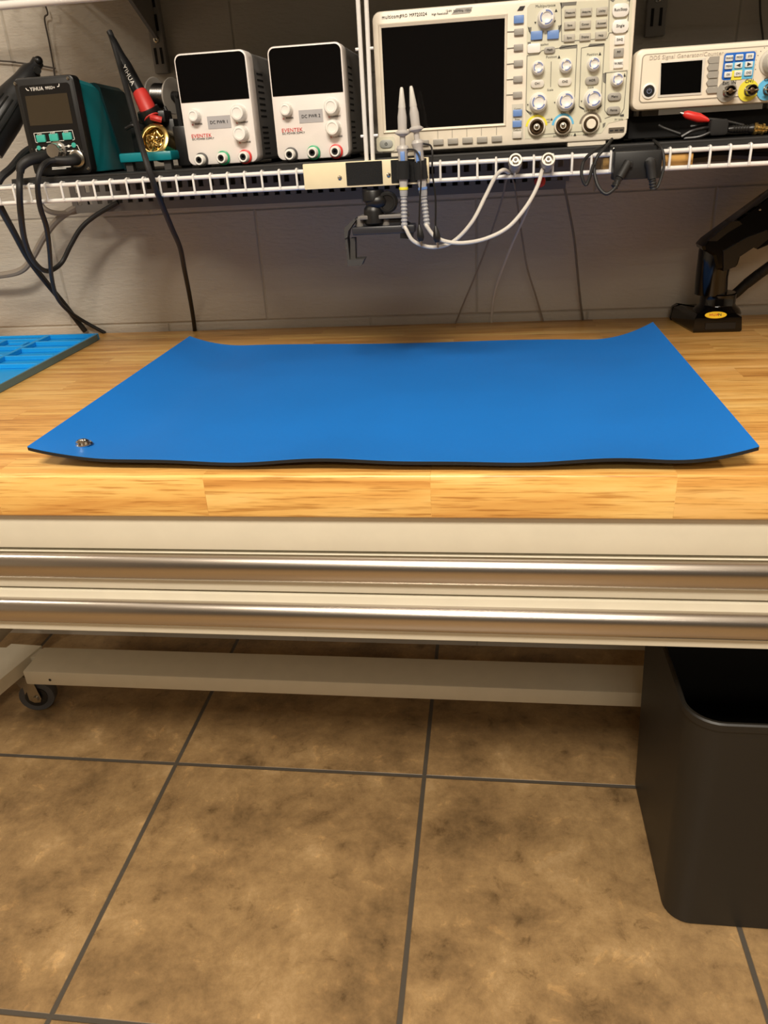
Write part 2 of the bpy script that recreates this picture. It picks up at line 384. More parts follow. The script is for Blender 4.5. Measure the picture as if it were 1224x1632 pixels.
# ---------------------------------------------------------------- trash bin
fl = P(1048, 1470, Z=0); bk = P(1007, 1232, Z=0)
bx = .248*H; by = .748*H; byb = 1.03*H
rimz = P(1160, 1151, Y=by-.01).z
print('bin rim', rimz, bx, by, byb)
bin_ = thing('trash_bin', 'black plastic wastebasket under the right end of the bench', 'trash bin', (bx+.13, (by+byb)/2, 0))
def rr(x0, x1, y0, y1, z, r, n=8):
    pts = []
    for cx, cy, a0 in ((x1-r, y1-r, 0), (x0+r, y1-r, 90), (x0+r, y0+r, 180), (x1-r, y0+r, 270)):
        for k in range(n+1):
            a = math.radians(a0+90*k/n); pts.append((cx+r*math.cos(a), cy+r*math.sin(a), z))
    return pts
bw = .26
def bring(z, ins=0):
    t = z/rimz; e = .012*t-ins; return rr(bx-e, bx+bw+e, by-e, byb+e, z, .035+.008*t-ins*.6)
rings = [rr(bx+.004, bx+bw-.004, by+.004, byb-.004, 0, .033)]+[bring(z) for z in (.004, .1, .2, rimz-.012)]+[bring(rimz-.012, -.003), bring(rimz-.002, -.003), bring(rimz, -.001), bring(rimz, .002)]+[bring(z, .004) for z in (rimz-.004, .2, .01)]
mb = MB().grid(rings)
obj('bin_body', mb, mat('bin_plastic', (20, 18, 14), .5, bump=.08, bscale=2500), bin_)

# ---------------------------------------------------------------- blue ESD mat
tmz = TT+.0015
c00 = P(45, 718, Z=TT+.024); c01 = P(303, 540, Z=TT+.026); c11 = P(1040, 518, Z=TT+.034); c10 = P(1209, 718, Z=TT+.024)
fm = P(612, 742, Z=TT+.009); bmid = P(660, 546, Z=TT+.006)
print('mat', c00, c01, c11, c10, fm, bmid)
esd = thing('anti_static_mat', 'large blue rubber mat with curled corners lying on the wooden bench', 'mat', ((c00.x+c10.x)/2, (c00.y+c01.y)/2, TT))
NU, NV = 90, 50
def mat_pt(u, v, top):
    a = c00.lerp(c10, u); b = c01.lerp(c11, u); p = a.lerp(b, v)
    q = 4*u*(1-u)
    y = p.y + q*((1-v)*(fm.y-(c00.y+c10.y)/2)*.55 + v*(bmid.y-(c01.y+c11.y)/2)*.75)
    zl = (c00.z-TT)*(1-v)+(c01.z-TT)*v; zr_ = (c10.z-TT)*(1-v)+(c11.z-TT)*v
    hl = max(0, 1-u/.125)**2; hr = max(0, 1-(1-u)/.125)**2
    z = zl*hl+zr_*hr
    ed = max(0, 1-v/.22)**2*(.0095+.0020*math.sin(u*17)+.001*math.sin(u*31+1))*(1-hl)*(1-hr)
    ed += max(0, 1-(1-v)/.2)**2*(.004+.002*math.sin(u*9+.5))*(1-hl)*(1-hr)
    z = TT+.0027+z+ed+(.0022 if top else 0)
    return Vector((p.x, y, z))
for top, nm in ((True, 'top_layer'), (False, 'underside_layer')):
    mb = MB()
    lay = (.0000, -.0009) if top else (-.0009, -.0048)
    A = [[mb.bm.verts.new(mat_pt(i/NU, j/NV, True)+Vector((0, 0, lay[0]))) for i in range(NU+1)] for j in range(NV+1)]
    B = [[mb.bm.verts.new(mat_pt(i/NU, j/NV, True)+Vector((0, 0, lay[1]))) for i in range(NU+1)] for j in range(NV+1)]
    nf = mb.bm.faces.new
    for j in range(NV):
        for i in range(NU):
            nf((A[j][i], A[j][i+1], A[j+1][i+1], A[j+1][i])); nf((B[j][i], B[j+1][i], B[j+1][i+1], B[j][i+1]))
    for i in range(NU): nf((A[0][i], B[0][i], B[0][i+1], A[0][i+1])); nf((A[NV][i], A[NV][i+1], B[NV][i+1], B[NV][i]))
    for j in range(NV): nf((A[j][0], A[j+1][0], B[j+1][0], B[j][0])); nf((A[j][NU], B[j][NU], B[j+1][NU], A[j+1][NU]))
    obj(nm, mb, MATB if top else MATU, esd)
sp_ = P(133, 719, Z=TT+.007)
best = min(((mat_pt(i/NU, j/NV, True)-sp_).length, i, j) for i in range(NU) for j in range(NV))
sp_ = mat_pt(best[1]/NU, best[2]/NV, True)
mb = MB().lathe([(r_*1.45, t_*1.7) for r_, t_ in ((.0072, 0), (.0078, .0006), (.0068, .0014), (.0058, .0012), (.0052, .0026), (.0036, .0034), (.0034, .0022), (.0016, .0018), (.0001, .0026))], sp_-Vector((0, 0, .0004)), (0, 0, 1), 28)
obj('snap_stud', mb, CHROME, esd, label='round chrome snap stud near the front left corner')

# ---------------------------------------------------------------- blue silicone tray mat, left end
tz = TT+.012
ta = P(157, 531, Z=tz); tb = P(0, 612, Z=tz)
ex = (ta.x+tb.x)/2
e_dir = (tb-ta).normalized()
print('tray', ta, tb)
tray = thing('silicone_work_mat', 'bright blue silicone tool tray with compartments at the left end of the bench', 'mat', (ta.x-.2, ta.y-.15, TT))
U = Vector((-1, 0, 0)); V = Vector(((tb.x-ta.x)/(tb.y-ta.y)*-1, -1, 0)).normalized()
TX = Matrix(((U.x, V.x, 0, ta.x), (U.y, V.y, 0, ta.y), (0, 0, 1, TT), (0, 0, 0, 1)))
tw, tl = .26, .42
def tray_grid(cols, rows, floor_, rim, wells):
    mb = MB(); mb.xf = TX
    mb.box(0, tw, 0, tl, .0008, .004)
    return mb
mb = tray_grid(0, 0, 0, 0, 0)
def wall_(x0, x1, y0, y1, h=.012): mb.box(x0, x1, y0, y1, .004, h, .0008, 1)
wall_(0, .006, 0, tl); wall_(.006, tw, 0, .006); wall_(.006, tw, tl-.006, tl)
wall_(tw-.006, tw, 0, tl)
for y in (.055, .105, .16, .215): wall_(.006, .098, y, y+.006)
wall_(.098, .106, .006, tl-.006)
for k in range(26): wall_(.112+k*.0056, .1146+k*.0056, .006, .03, .009)
wall_(.106, tw-.006, .03, .036)
for y in (.085, .15, .22): wall_(.106, tw-.006, y, y+.007)
wall_(.17, .176, .036, .22)
wall_(.118, .16, .046, .05, .010); wall_(.118, .122, .05, .08, .010)
obj('tray', mb, SIL, tray)
mb = MB(); mb.xf = TX; mb.box(-.0025, 0, .012, tl, .0008, .0119)
obj('side_band', mb, mat('tray_edge_grey', (84, 112, 118), .5), tray, label='grey blue outer side of the tray')

# ---------------------------------------------------------------- wire shelves
LY = 1.06
ZT, ZB_ = H-.0315, H-.0505
PIT, PH = .0231, .2624
shelf = thing('wire_shelf', 'lower white wire shelf carrying the instruments above the bench', 'shelf', (0, WALL_Y-.02, ZT))
SX0, SX1 = -.665, 1.0
mb = MB().cyl((SX0, LY, ZT), (SX1, LY, ZT), .0027, n=12).cyl((SX0-.002, LY, ZB_), (SX1, LY, ZB_), .0027, n=12)
for y in (LY+.14, LY+.28, WALL_Y-.012): mb.cyl((SX0, y, ZT-.004), (SX1, y, ZT-.004), .003, n=8)
obj('rail', mb, WIRE, shelf)
mb = MB(); k0 = math.ceil((SX0-PH)/PIT); k1 = int((SX1-PH)/PIT)
for k in range(k0, k1+1):
    x = PH+k*PIT
    mb.tube([(x, LY-.003, ZB_-.001), (x, LY-.0035, ZT), (x, LY-.0024, ZT+.0028), (x, LY, ZT+.0036), (x, LY+.006, ZT+.0026), (x, WALL_Y-.006, ZT+.0005)], .0015, 6, 1)
obj('wires', mb, WIRE, shelf)
ZL = H-.0212
mb = MB().box(-.645, .98, LY+.008, WALL_Y-.02, ZL-.004, ZL, .001)
mb.box(-.645, .98, LY+.008, LY+.011, ZL-.0075, ZL-.003)
lin_ = tag(obj('shelf_liner', mb, mat('liner_black', (22, 21, 20), .6)), 'thin black liner sheet lying on the lower wire shelf', 'shelf liner')
mb = MB()
# upper shelf
UZ = H+.171
ush = thing('wire_shelf', 'upper white wire shelf cut off by the top of the picture', 'shelf', (0, WALL_Y-.02, UZ+.07))
UX0 = -.95
mb = MB().cyl((UX0, LY, UZ+.003), (1.2, LY, UZ+.003), .0048, n=14).cyl((UX0, LY, UZ+.085), (1.2, LY, UZ+.085), .004, n=12)
for y in (LY+.14, LY+.28, WALL_Y-.012): mb.cyl((UX0, y, UZ+.078), (1.2, y, UZ+.078), .003, n=8)
obj('rail', mb, WIRE, ush)
mb = MB()
for k in range(int((UX0-PH)/.046), int((1.2-PH)/.046)+1):
    x = PH+k*.046
    mb.tube([(x, LY+.004, UZ+.002), (x, LY+.004, UZ+.085), (x, LY+.012, UZ+.086), (x, WALL_Y-.006, UZ+.082)], .0016, 6, 2)
obj('wires', mb, WIRE, ush)
mb = MB().box(-.70, 1.15, LY+.012, WALL_Y-.02, UZ+.0885, UZ+.20, .003)
tag(obj('storage_tray', mb, BLACKM), 'black liner tray filling the upper wire shelf', 'tray')
# hanging rods between the shelves
for (a, b) in (((571, -4), (585, 262)), ((586, -4), (594.5, 260))):
    p0 = P(*a, Y=LY-.007); p1 = P(*b, Y=LY-.007)
    x = (p0.x+p1.x)/2
    mb = MB().cyl((p1.x, LY-.0085, ZB_), (p0.x, LY-.0085, UZ+.09), .0027, n=12)
    s = -1 if a[0] < 580 else 1
    for zz in (H+.098, H+.005): mb.cyl((x-.0015, LY-.0085, zz), (x+s*.0062, LY-.0085, zz), .0017, n=8)
    tag(obj('shelf_rod', mb, WIRE), ('left' if s < 0 else 'right')+' one of the two thin white vertical rods left of the oscilloscope', 'rod')

# wall standards and bracket
def standard(pxl, pxr, pyb, label, ztop=1.9):
    a = P(pxl, pyb, Y=WALL_Y-.016); b = P(pxr, pyb, Y=WALL_Y-.016)
    cx = (a.x+b.x)/2; w2 = (b.x-a.x)/2; zb = (a.z+b.z)/2
    t = thing('shelf_standard', label, 'shelf rail', (cx, WALL_Y, zb))
    mb = MB().box(cx-w2, cx+w2, WALL_Y-.014, WALL_Y, zb, ztop, .002)
    obj('rail', mb, STD, t)
    z = zb+.014
    i = 0
    while z < min(ztop-.04, zb+.25):
        for s in (-1, 1): obj('slot', MB().box(cx+s*w2*.42-.0022, cx+s*w2*.42+.0022, WALL_Y-.0145, WALL_Y-.0139, z, z+.024), BLACKM, t)
        z += .048 if i % 2 == 0 else .034; i += 1
    mb = MB().lathe([(.0055, 0), (.005, .0015), (.0025, .0025), (.0024, .0015), (.0001, .001)], (cx, WALL_Y-.014, zb+.050), n=16)
    obj('screw', mb, NICKEL, t)
    return cx, w2, zb
sx1, sw1, szb = standard(246, 268, 117, 'slotted grey shelf standard on the wall above the solder spool')
standard(1028, 1060, 58, 'slotted grey shelf standard on the wall right of the oscilloscope')
mb = MB()
bp = [(sx1, WALL_Y-.016, szb+.052), (sx1, WALL_Y-.016, UZ+.075), (sx1, LY+.02, UZ+.075), (sx1, LY+.02, UZ+.058), (sx1, LY+.1, UZ+.035), (sx1, WALL_Y-.10, szb+.095)]
mb.prism([Vector(p)-Vector((.003, 0, 0)) for p in bp], (.006, 0, 0))
tag(obj('shelf_bracket', mb, STD), 'grey triangular shelf bracket rising from the slotted standard at the left', 'shelf bracket')

# ---------------------------------------------------------------- slotted duct under the shelf
DY = 1.40
dx0, dx1 = P(118, 320, Y=DY).x, .125
dz0, dz1 = H-.088, H-.034
duct = thing('cable_duct', 'long dark slotted cable duct fixed to the wall below the lower shelf', 'cable duct', ((dx0+dx1)/2, WALL_Y, dz0))
mb = MB()
mb.box(dx0, dx1, DY, DY+.003, dz0, dz0+.012); mb.box(dx0, dx1, DY, DY+.003, dz0+.022, dz0+.032); mb.box(dx0, dx1, DY, DY+.003, dz1-.010, dz1)
n = 45; pt = (dx1-dx0)/n
for i in range(n+1):
    x = dx0+i*pt; mb.box(x-pt*.27, x+pt*.27, DY+.0004, DY+.0028, dz0+.010, dz1-.004)
mb.box(dx0, dx1, DY, WALL_Y-.001, dz0-.0015, dz0); mb.box(dx0, dx1, WALL_Y-.004, WALL_Y-.001, dz0, dz1)
mb.box(dx0, dx1, DY, WALL_Y, dz1-.001, dz1)
obj('duct_body', mb, GUNM, duct)

exec_order = None
# ================================================================ instruments
IY = 1.10                                   # front faces stand here
IB = H-.0212                                # feet stand on the liner
def post(mbx, c, y, r, ring):               # binding post
    pass
# ---- bench power supplies
c2 = crop(160, 40, 4.371, IY)
def psu(x0, n, label):
    ref = -.4025; dx = x0-ref
    def q(u, v): a = c2(u, v); return a[0]+dx, a[1]
    W = .0965; x1 = x0+W; z0 = IB+.0012; z1 = H+.1128
    t = thing('power_supply', label, 'power supply', ((x0+x1)/2, IY+.09, IB), 'white bench power supplies')
    mb = MB().rprism(x0, x1, z0+.002, z1, IY, IY+.028, .009, .0022)
    obj('front_bezel', mb, PSUW, t)
    mb = MB().rprism(x0+.0015, x1-.0015, z0+.0035, z1-.002, IY+.028, IY+.19, .004)
    cs = obj('steel_case', mb, STEEL, t, label='brushed steel case behind the white front')
    mb = MB()
    for z in [z1-.026-k*.0072 for k in range(8)]+[z1-.090-k*.0065 for k in range(6)]: mb.box(x1-.0017, x1-.0012, IY+.045, IY+.075, z, z+.0022)
    obj('vent_slots', mb, BLACKM, cs)
    zs = c2(800, 527)[1]
    # black glossy window with rounded top corners
    r = .0075; xa, xb, zt_ = x0+.0022, x1-.0022, z1-.0022
    pts = [(xa, zs), (xb, zs)]+[(xb-r+r*math.cos(math.radians(a)), zt_-r+r*math.sin(math.radians(a))) for a in range(0, 91, 15)]+[(xa+r-r*math.sin(math.radians(a)), zt_-r+r*math.cos(math.radians(a))) for a in range(0, 91, 15)]
    obj('display_window', MB().poly(pts, IY-.0006, IY+.004), SCREEN, t)
    for (u, v, R_, D) in ((655, 632, .0078, .012), (962, 612, .0098, .014), (978, 755, .0098, .014)):
        x, z = q(u+8, v)
        mb = MB().lathe([(R_*1.08, 0), (R_*1.08, .001), (R_, .0015), (R_*.92, D-.002), (R_*.82, D-.0003), (R_*.6, D), (R_*.55, D-.0008), (.0001, D-.0012)], (x, IY, z), n=26)
        obj('knob', mb, KWHITE, t)
    for (u, v, m) in ((708, 938, INKG), (860, 925, GREEN), (1012, 917, RED)):
        x, z = q(u, v)
        mb = MB().lathe([(.0088, 0), (.0088, .003), (.0078, .0035)], (x, IY, z)); mb.mi = 1
        mb.lathe([(.0068, .003), (.0068, .012), (.0058, .0135), (.0042, .0135), (.0038, .011)], (x, IY, z), cap1=False); mb.mi = 2
        mb.lathe([(.0040, .005), (.0040, .0122), (.0022, .0122), (.002, .008)], (x, IY, z))
        obj('binding_post', mb, [DGREY if m is INKG else m, KWHITE, BLACKM], t)
    x, z = q(828, 676)
    lb = obj('label_tape', MB().box(x-.0158, x+.0158, IY-.0004, IY, z-.0075, z+.0075), mat('tape_grey', (165, 163, 165), .5), t)
    letters('label_text', [('DC PWR '+n, x, IY-.0006, z, .0054, .95)], INK, lb)
    L1 = []; L2 = []
    x, z = q(705, 772); L1.append(('EVENTEK', x, IY-.0002, z, .0062, 1.05)); x, z = q(716, 793); L2.append(('DC POWER SUPPLY', x, IY-.0002, z, .0033, 1))
    for (u, v, s) in ((680, 690, 'POWER'), (990, 678, 'CURRENT'), (1010, 815, 'VOLTAGE')):
        x, z = q(u, v); L2.append((s, x+.001, IY-.0002, z, .0028, 1)); L1.append(('o', x-.0075, IY-.0002, z, .004, 1))
    letters('brand_text', L1, RED, t); letters('printed_text', L2, INK, t)
    for fx in (x0+.018, x1-.018):
        for fy in (IY+.012, IY+.17): obj('foot', MB().box(fx-.007, fx+.007, fy-.006, fy+.006, IB, z0+.0045, .0008), RUB, t)
psu(-.4025, '1', 'white bench power supply with taped label DC PWR 1')
psu(-.2790, '2', 'white bench power supply with taped label DC PWR 2')

# ---- oscilloscope
SY = 1.095
c4 = crop(580, 0, 5.1, SY); c5 = crop(790, 0, 4.896, SY)
sx0, sx1_, sz0, sz1 = -.1425, .1695, H-.0160, H+.1400
sc_ = thing('oscilloscope', 'cream digital oscilloscope with large black screen and many knobs', 'oscilloscope', (.014, SY+.04, IB))
obj('front_housing', MB().rprism(sx0, sx1_, sz0, sz1, SY, SY+.022, .010, .003), SCOPE, sc_)
obj('rear_housing', MB().rprism(sx0+.006, sx1_-.006, sz0+.004, sz1-.004, SY+.022, SY+.085, .010), mat('scope_rear', (70, 68, 66), .5), sc_)
for x in (-.115, .118):
    mb = MB().box(x-.012 if x < 0 else .052+.046, x+.022 if x < 0 else .145, SY+.003, SY+.03, IB, sz0+.003, .001)
    obj('foot', mb, SCOPE, sc_)
    obj('foot', MB().box(x-.012, x+.012, SY+.06, SY+.08, IB, sz0+.006, .001), SCOPE, sc_)
# screen bezel (sunken frame) and glass
a = c4(125, 200); b = c4(1160, 120); c = c4(1150, 1013); d = c4(160, 1085)
ai = c4(146, 226); bi = c4(1145, 150); ci = c4(1135, 1000); di = c4(176, 1062)
X0, X1, Zb, Zt = (a[0]+d[0])/2, (b[0]+c[0])/2, (c[1]+d[1])/2, (a[1]+b[1])/2
x0, x1, zb, zt_ = (ai[0]+di[0])/2, (bi[0]+ci[0])/2, (ci[1]+di[1])/2, (ai[1]+bi[1])/2
mb = MB(); yo, yi = SY-.0022, SY-.0004
O = [(X0, Zb), (X1, Zb), (X1, Zt), (X0, Zt)]; I = [(x0, zb), (x1, zb), (x1, zt_), (x0, zt_)]; O2 = [(X0-.0012, Zb-.0012), (X1+.0012, Zb-.0012), (X1+.0012, Zt+.0012), (X0-.0012, Zt+.0012)]
mb.grid([[(p[0], SY, p[1]) for p in O2], [(p[0], yo, p[1]) for p in O], [(p[0], yi, p[1]) for p in I]], True, False, False)
obj('screen_bezel', mb, SCOPE, sc_)
obj('screen', MB().poly(I, SY-.0006, SY+.001), SCREEN, sc_)
# control panel inlays
def inl(name, pts, m, y=.0004, yy=0): return obj(name, MB().poly([c5(*p) for p in pts], SY-y, SY+.001), m, sc_)
inl('panel_inlay', [(228, 1085), (245, 60), (270, 30), (300, 26), (880, 0), (1068, -12), (1035, 925), (880, 962), (825, 1040)], PANEL)
inl('panel_inlay', [(126, 1085), (126, 815), (214, 808), (214, 1082)], mat('panel_grey', (196, 192, 178), .5))
inl('panel_inlay', [(890, 262), (1040, 256), (1036, 545), (888, 552)], SCOPE, .0006)
mb = MB()
def line(pts, w=4, y=.0007):
    for p, q_ in zip(pts, pts[1:]):
        a_ = Vector(c5(*p)); b_ = Vector(c5(*q_)); dd = (b_-a_).normalized(); nn = Vector((-dd.y, dd.x))*w/4.896*.0009/2
        mb.poly([a_-nn, b_-nn, b_+nn, a_+nn], SY-y, SY+.0005)
for P_ in ([(510, 20), (515, 325), (870, 300), (885, 258), (1025, 248), (1045, 0)], [(885, 0), (880, 250)], [(253, 210), (262, 245), (300, 320), (362, 312), (370, 240)], [(400, 240), (410, 295), (470, 290), (510, 195)],
           [(245, 435), (335, 425), (360, 395), (500, 375), (635, 350), (612, 840), (570, 870)], [(245, 435), (236, 860), (275, 900)], [(433, 480), (428, 680)], [(845, 345), (715, 365), (668, 375), (650, 830), (690, 855)], [(848, 340), (820, 830), (790, 855)],
           [(850, 570), (1025, 552), (1000, 850), (975, 890), (870, 892), (850, 860), (860, 570)], [(850, 925), (905, 905), (1000, 900)], [(375, 1048), (600, 1030), (690, 1025)]): line(P_)
for P_ in ([(75, 250), (145, 246)], [(75, 380), (145, 372)], [(75, 503), (145, 495)], [(70, 624), (145, 617)], [(68, 742), (145, 738)]): line(P_, 5)
for pts in ([(500, 22), (632, 12), (628, 40), (535, 46), (515, 70)], [(253, 215), (280, 212), (275, 262), (258, 245)], [(487, 200), (515, 196), (508, 240), (490, 262)], [(495, 372), (515, 355), (635, 350), (630, 375), (500, 385)], [(722, 358), (735, 342), (848, 337), (842, 360), (725, 366)],
            [(838, 572), (862, 570), (858, 655), (838, 640)], [(236, 855), (280, 880), (280, 895), (245, 875)], [(570, 880), (615, 830), (612, 850), (580, 890)], [(650, 825), (690, 845), (690, 858), (655, 842)], [(785, 848), (828, 815), (826, 830), (795, 858)], [(835, 965), (858, 955), (850, 985), (835, 1000)], [(970, 895), (1000, 888), (1000, 910), (972, 912)],
            [(890, 0), (930, 0), (915, 18)], [(1015, 5), (1050, 0), (1048, 12)], [(248, 330), (275, 326), (272, 350), (250, 352)]):
    mb.poly([c5(*p) for p in pts], SY-.0007, SY+.0005)
obj('panel_lines', mb, mat('line_grey', (108, 106, 98), .6), sc_)
tris = [((460, 95), (482, 92), (471, 68)), ((484, 457), (504, 455), (494, 430)), ((803, 432), (823, 430), (813, 405)), ((996, 600), (1014, 598), (1006, 570)), ((608, 1060), (628, 1058), (618, 1036)), ((428, 940), (444, 938), (436, 918)), ((301, 172), (317, 170), (310, 190)), ((453, 160), (469, 158), (461, 178)), ((245, 812), (255, 812), (250, 832)), ((384, 795), (394, 795), (389, 815)), ((455, 795), (465, 795), (460, 812)), ((592, 785), (602, 785), (597, 802)), ((664, 785), (674, 785), (669, 802)), ((806, 775), (816, 775), (811, 792))]
mb = MB()
for tr in tris: mb.poly([c5(*p) for p in tr], SY-.0009, SY)
mb.poly([c5(*p) for p in ((168, 84), (190, 50), (230, 46), (212, 80))], SY-.0009, SY)
obj('panel_marks', mb, INK, sc_)
def key(u, v, w_, h_, m, d=.0032, r=.0008, f=c5, s=4.896, y=None, par=None, nm='key'):
    y = SY if y is None else y; x, z = f(u, v); k = .5/s*.00088
    return obj(nm, MB().rprism(x-w_*k, x+w_*k, z-h_*k, z+h_*k, y-d, y+.0005, r, min(.0006, r*.8), 3), m, par or sc_)
for (u, v) in ((180, 250), (177, 372), (176, 495), (173, 618), (170, 740)): key(u, v, 62, 38, MGREY)
key(180, 152, 66, 46, KBLUE); key(170, 882, 62, 42, KBLUE); key(167, 967, 62, 42, KBLUE); key(168, 1052, 62, 44, LGREY)
key(318, 278, 76, 50, KBLUE); key(447, 272, 76, 50, KBLUE)
L3 = []
GR = [['Measure', 'Acquire', 'Utility'], ['Save', 'Cursor', 'Autoset'], ['Sync', 'Display', 'Help']]
GP = [[(580, 102), (705, 95), (828, 88)], [(577, 200), (698, 192), (824, 184)], [(573, 297), (696, 290), (818, 278)]]
def leg(s, u, v, size, d=.0004, f=c5, y=None): x, z = f(u, v); L3.append((s, x, (SY if y is None else y)-d, z, size*.00018, .95))
for rr_, pp in zip(GR, GP):
    for s, (u, v) in zip(rr_, pp): key(u, v, 72, 44, LGREY if False else mat('key_warm_grey', (176, 171, 158), .45)); leg(s, u, v, 17, .0036)
for (s, u, v) in (('Run/Stop', 972, 82), ('Single', 969, 208)): key(u, v, 106, 76, KWHITE, .004, .0055); leg(s, u, v-4, 22, .0044)
for (s, u, v, m) in (('DAQ', 965, 315, KWHITE), ('P/F', 958, 412, MGREY), ('W.REC', 955, 500, KWHITE)): key(u, v, 64, 50, m); leg(s, u, v-4, 18, .0036)
key(298, 378, 86, 54, KWHITE, .003, .002); key(420, 392, 74, 38, MGREY, .003, .003); leg('Math', 420, 390, 19, .0034)
for (s, u, v, m) in (('CH1', 325, 655, LGREY), ('CH2', 538, 640, LGREY), ('HOR', 750, 630, MGREY), ('Menu', 925, 755, MGREY), ('Force', 918, 862, MGREY)): key(u, v, 90, 48, m, .003, .0038); leg(s, u, v-2, 20, .0034)
leg('Multipurpose', 388, 46, 24); leg('Position', 435, 445, 22); leg('Position', 755, 425, 22); leg('Scale', 425, 702, 20); leg('Scale', 740, 682, 20)
leg('Level', 0+905, 560, 0.1); leg('CH1', 315, 892, 18); leg('CH2', 527, 878, 18); leg('EXT TRIG', 735, 865, 18); leg('1MΩ', 408, 935, 16); leg('300V', 408, 955, 14); leg('Cursor', 170, 850, 16); leg('Print', 168, 933, 16); leg('Default', 167, 1017, 18); leg('Snapshot', 370, 348, 19)
leg('300V RMS CAT I', 520, 1060, 18); leg('MAX', 700, 1052, 16); leg('5V 1kHz', 960, 932, 16)
def knob(u, v, R_, D):
    x, z = c5(u, v)
    mb = MB().lathe([(R_*1.05, 0), (R_*1.05, .0015), (R_, .002), (R_*.96, D*.75), (R_*.88, D*.92), (R_*.80, D)], (x, SY, z), n=28, cap1=False)
    mb.lathe([(R_*.80, D), (R_*.56, D), (R_*.50, D-.0012), (R_*.3, D-.002), (.0001, D-.0022)], (x, SY, z), n=28, cap0=False)
    mb.mi = 1
    for a0 in (15, 135, 255): mb.arc((x, z), R_*.60, R_*.74, a0, a0+85, SY-D-.0003, SY-D+.0001, 10)
    obj('knob', mb, [KWHITE, ARCB], sc_)
knob(392, 143, .0100, .012)
for (u, v) in ((330, 530), (546, 513), (763, 500), (945, 622)): knob(u, v, .0076, .010)
for (u, v) in ((332, 800), (545, 790), (757, 772)): knob(u, v, .0107, .013)
for i, (u, v, m) in enumerate(((318, 990, YEL), (523, 980, CYAN), (738, 968, mat('arc_grey', (120, 112, 100), .5)))):
    x, z = c5(u, v)
    mb = MB().arc((x, z), .0105, .0136, 5, 175, SY-.0008, SY); obj('channel_arc', mb, m, sc_)
    mb = MB().lathe([(.0110, 0), (.0110, .004), (.0100, .006), (.0088, .006), (.0086, .002)], (x, SY, z), n=28, cap1=False); mb.mi = 1
    mb.lathe([(.0088, .001), (.0080, .001), (.0080, .009), (.0072, .0095), (.0066, .009), (.0062, .003)], (x, SY, z), n=28); mb.mi = 2
    if i < 2: mb.lathe([(.0036, .002), (.0036, .008), (.0026, .008), (.0026, .003)], (x, SY, z), n=16); mb.mi = 3; mb.lathe([(.0022, .002), (.0022, .0092), (.001, .0096)], (x, SY, z), n=12)
    else: mb.mi = 0; mb.lathe([(.0058, .003), (.0058, .011), (.005, .012), (.0001, .0118)], (x, SY, z), n=24)
    obj('input_socket', mb, [SCOPE, BROWNM, mat('socket_white', (225, 220, 205), .4), NICKEL], sc_)
# usb port
x, z = c5(942, 1015); obj('port', MB().rprism(x-.0095, x+.0095, z-.003, z+.003, SY-.0006, SY+.001, .001), mat('port_dark', (92, 84, 72), .5), sc_)
mb = MB()
for k in (-1, 0, 1): mb.box(x+k*.006-.002, x+k*.006+.002, SY-.0012, SY, z-.0008, z+.0006)
obj('port_contacts', mb, INK, sc_)
# keys under the screen
for (u, v) in ((487, 1162), (605, 1155), (723, 1148), (842, 1140), (960, 1135), (1080, 1128)):
    key(u, v, 76, 38, MGREY, f=c4, s=5.1)
mb = MB()
for (u, v) in ((600, 1055), (717, 1048), (836, 1040), (955, 1032), (1078, 1025)):
    p0 = c4(u, v); p1 = c4(u+3, v+72); mb.box(p0[0]-.00025, p0[0]+.00025, SY-.0005, SY, p1[1], p0[1])
obj('key_lines', mb, INKG, sc_)
x, z = c4(182, 1170)
obj('power_plate', MB().rprism(x-.0125, x+.0110, z-.0085, z+.0085, SY-.0005, SY+.0005, .003), PANEL, sc_)
mb = MB().rprism(x-.0085, x+.0085, z-.0048, z+.0048, SY-.002, SY, .0046, .0006); obj('power_button', mb, mat('power_grey', (150, 152, 148), .4), sc_)
mb = MB().arc((x, z), .0012, .0018, 120, 420, SY-.0024, SY-.0019, 12).box(x-.0003, x+.0003, SY-.0024, SY-.0019, z, z+.0022); obj('power_symbol', mb, INK, sc_)
leg('multicomp', 225, 136, 31, f=c4); 
x, z = c4(325, 128); 
leg('MP720024', 440, 119, 28, f=c4); leg('High Resolution', 618, 112, 17, f=c4); leg('12-bit', 688, 88, 17, f=c4)
letters('panel_text', L3, INK, sc_); L3 = []
leg('PRO', 325, 128, 26, f=c4)
letters('brand_text', L3, INKG, sc_); L3 = []
obj('badge', MB().poly([c4(*p) for p in ((712, 118), (748, 68), (882, 56), (862, 104))], SY-.0005, SY), mat('badge_grey', (165, 162, 155), .4), sc_)
letters('badge_text', [('200MHz 1GS/s', (c4(800, 87))[0], SY-.0007, c4(800, 87)[1], .0036, .95)], INK, sc_)

# ---- black box under the generator, then the signal generator
gx0, gx1, gz0, gz1 = .1725, .4180, H+.0145, H+.0802
GY = 1.10
bxx = thing('instrument_case', 'flat black metal case under the white signal generator', 'case', (.30, GY+.1, IB))
obj('case_body', MB().box(gx0+.004, gx1+.01, GY+.03, GY+.25, IB+.004, H+.0085, .002), BLACKM, bxx)
for fx in (gx0+.02, gx1-.02):
    for fy in (GY+.05, GY+.22): obj('foot', MB().cyl((fx, fy, IB), (fx, fy, IB+.005), .008), RUB, bxx)
c6 = crop(980, 40, 5.016, GY)
g = thing('signal_generator', 'white signal generator with small black screen and blue keypad', 'signal generator', (.295, GY+.1, H+.0085))
obj('front_bezel', MB().rprism(gx0, gx1, gz0, gz1, GY-.006, GY+.02, .009, .004), SCOPE, g)
obj('rear_case', MB().rprism(gx0+.005, gx1-.005, gz0+.003, gz1-.003, GY+.02, GY+.19, .006), mat('gen_case', (190, 184, 172), .5), g)
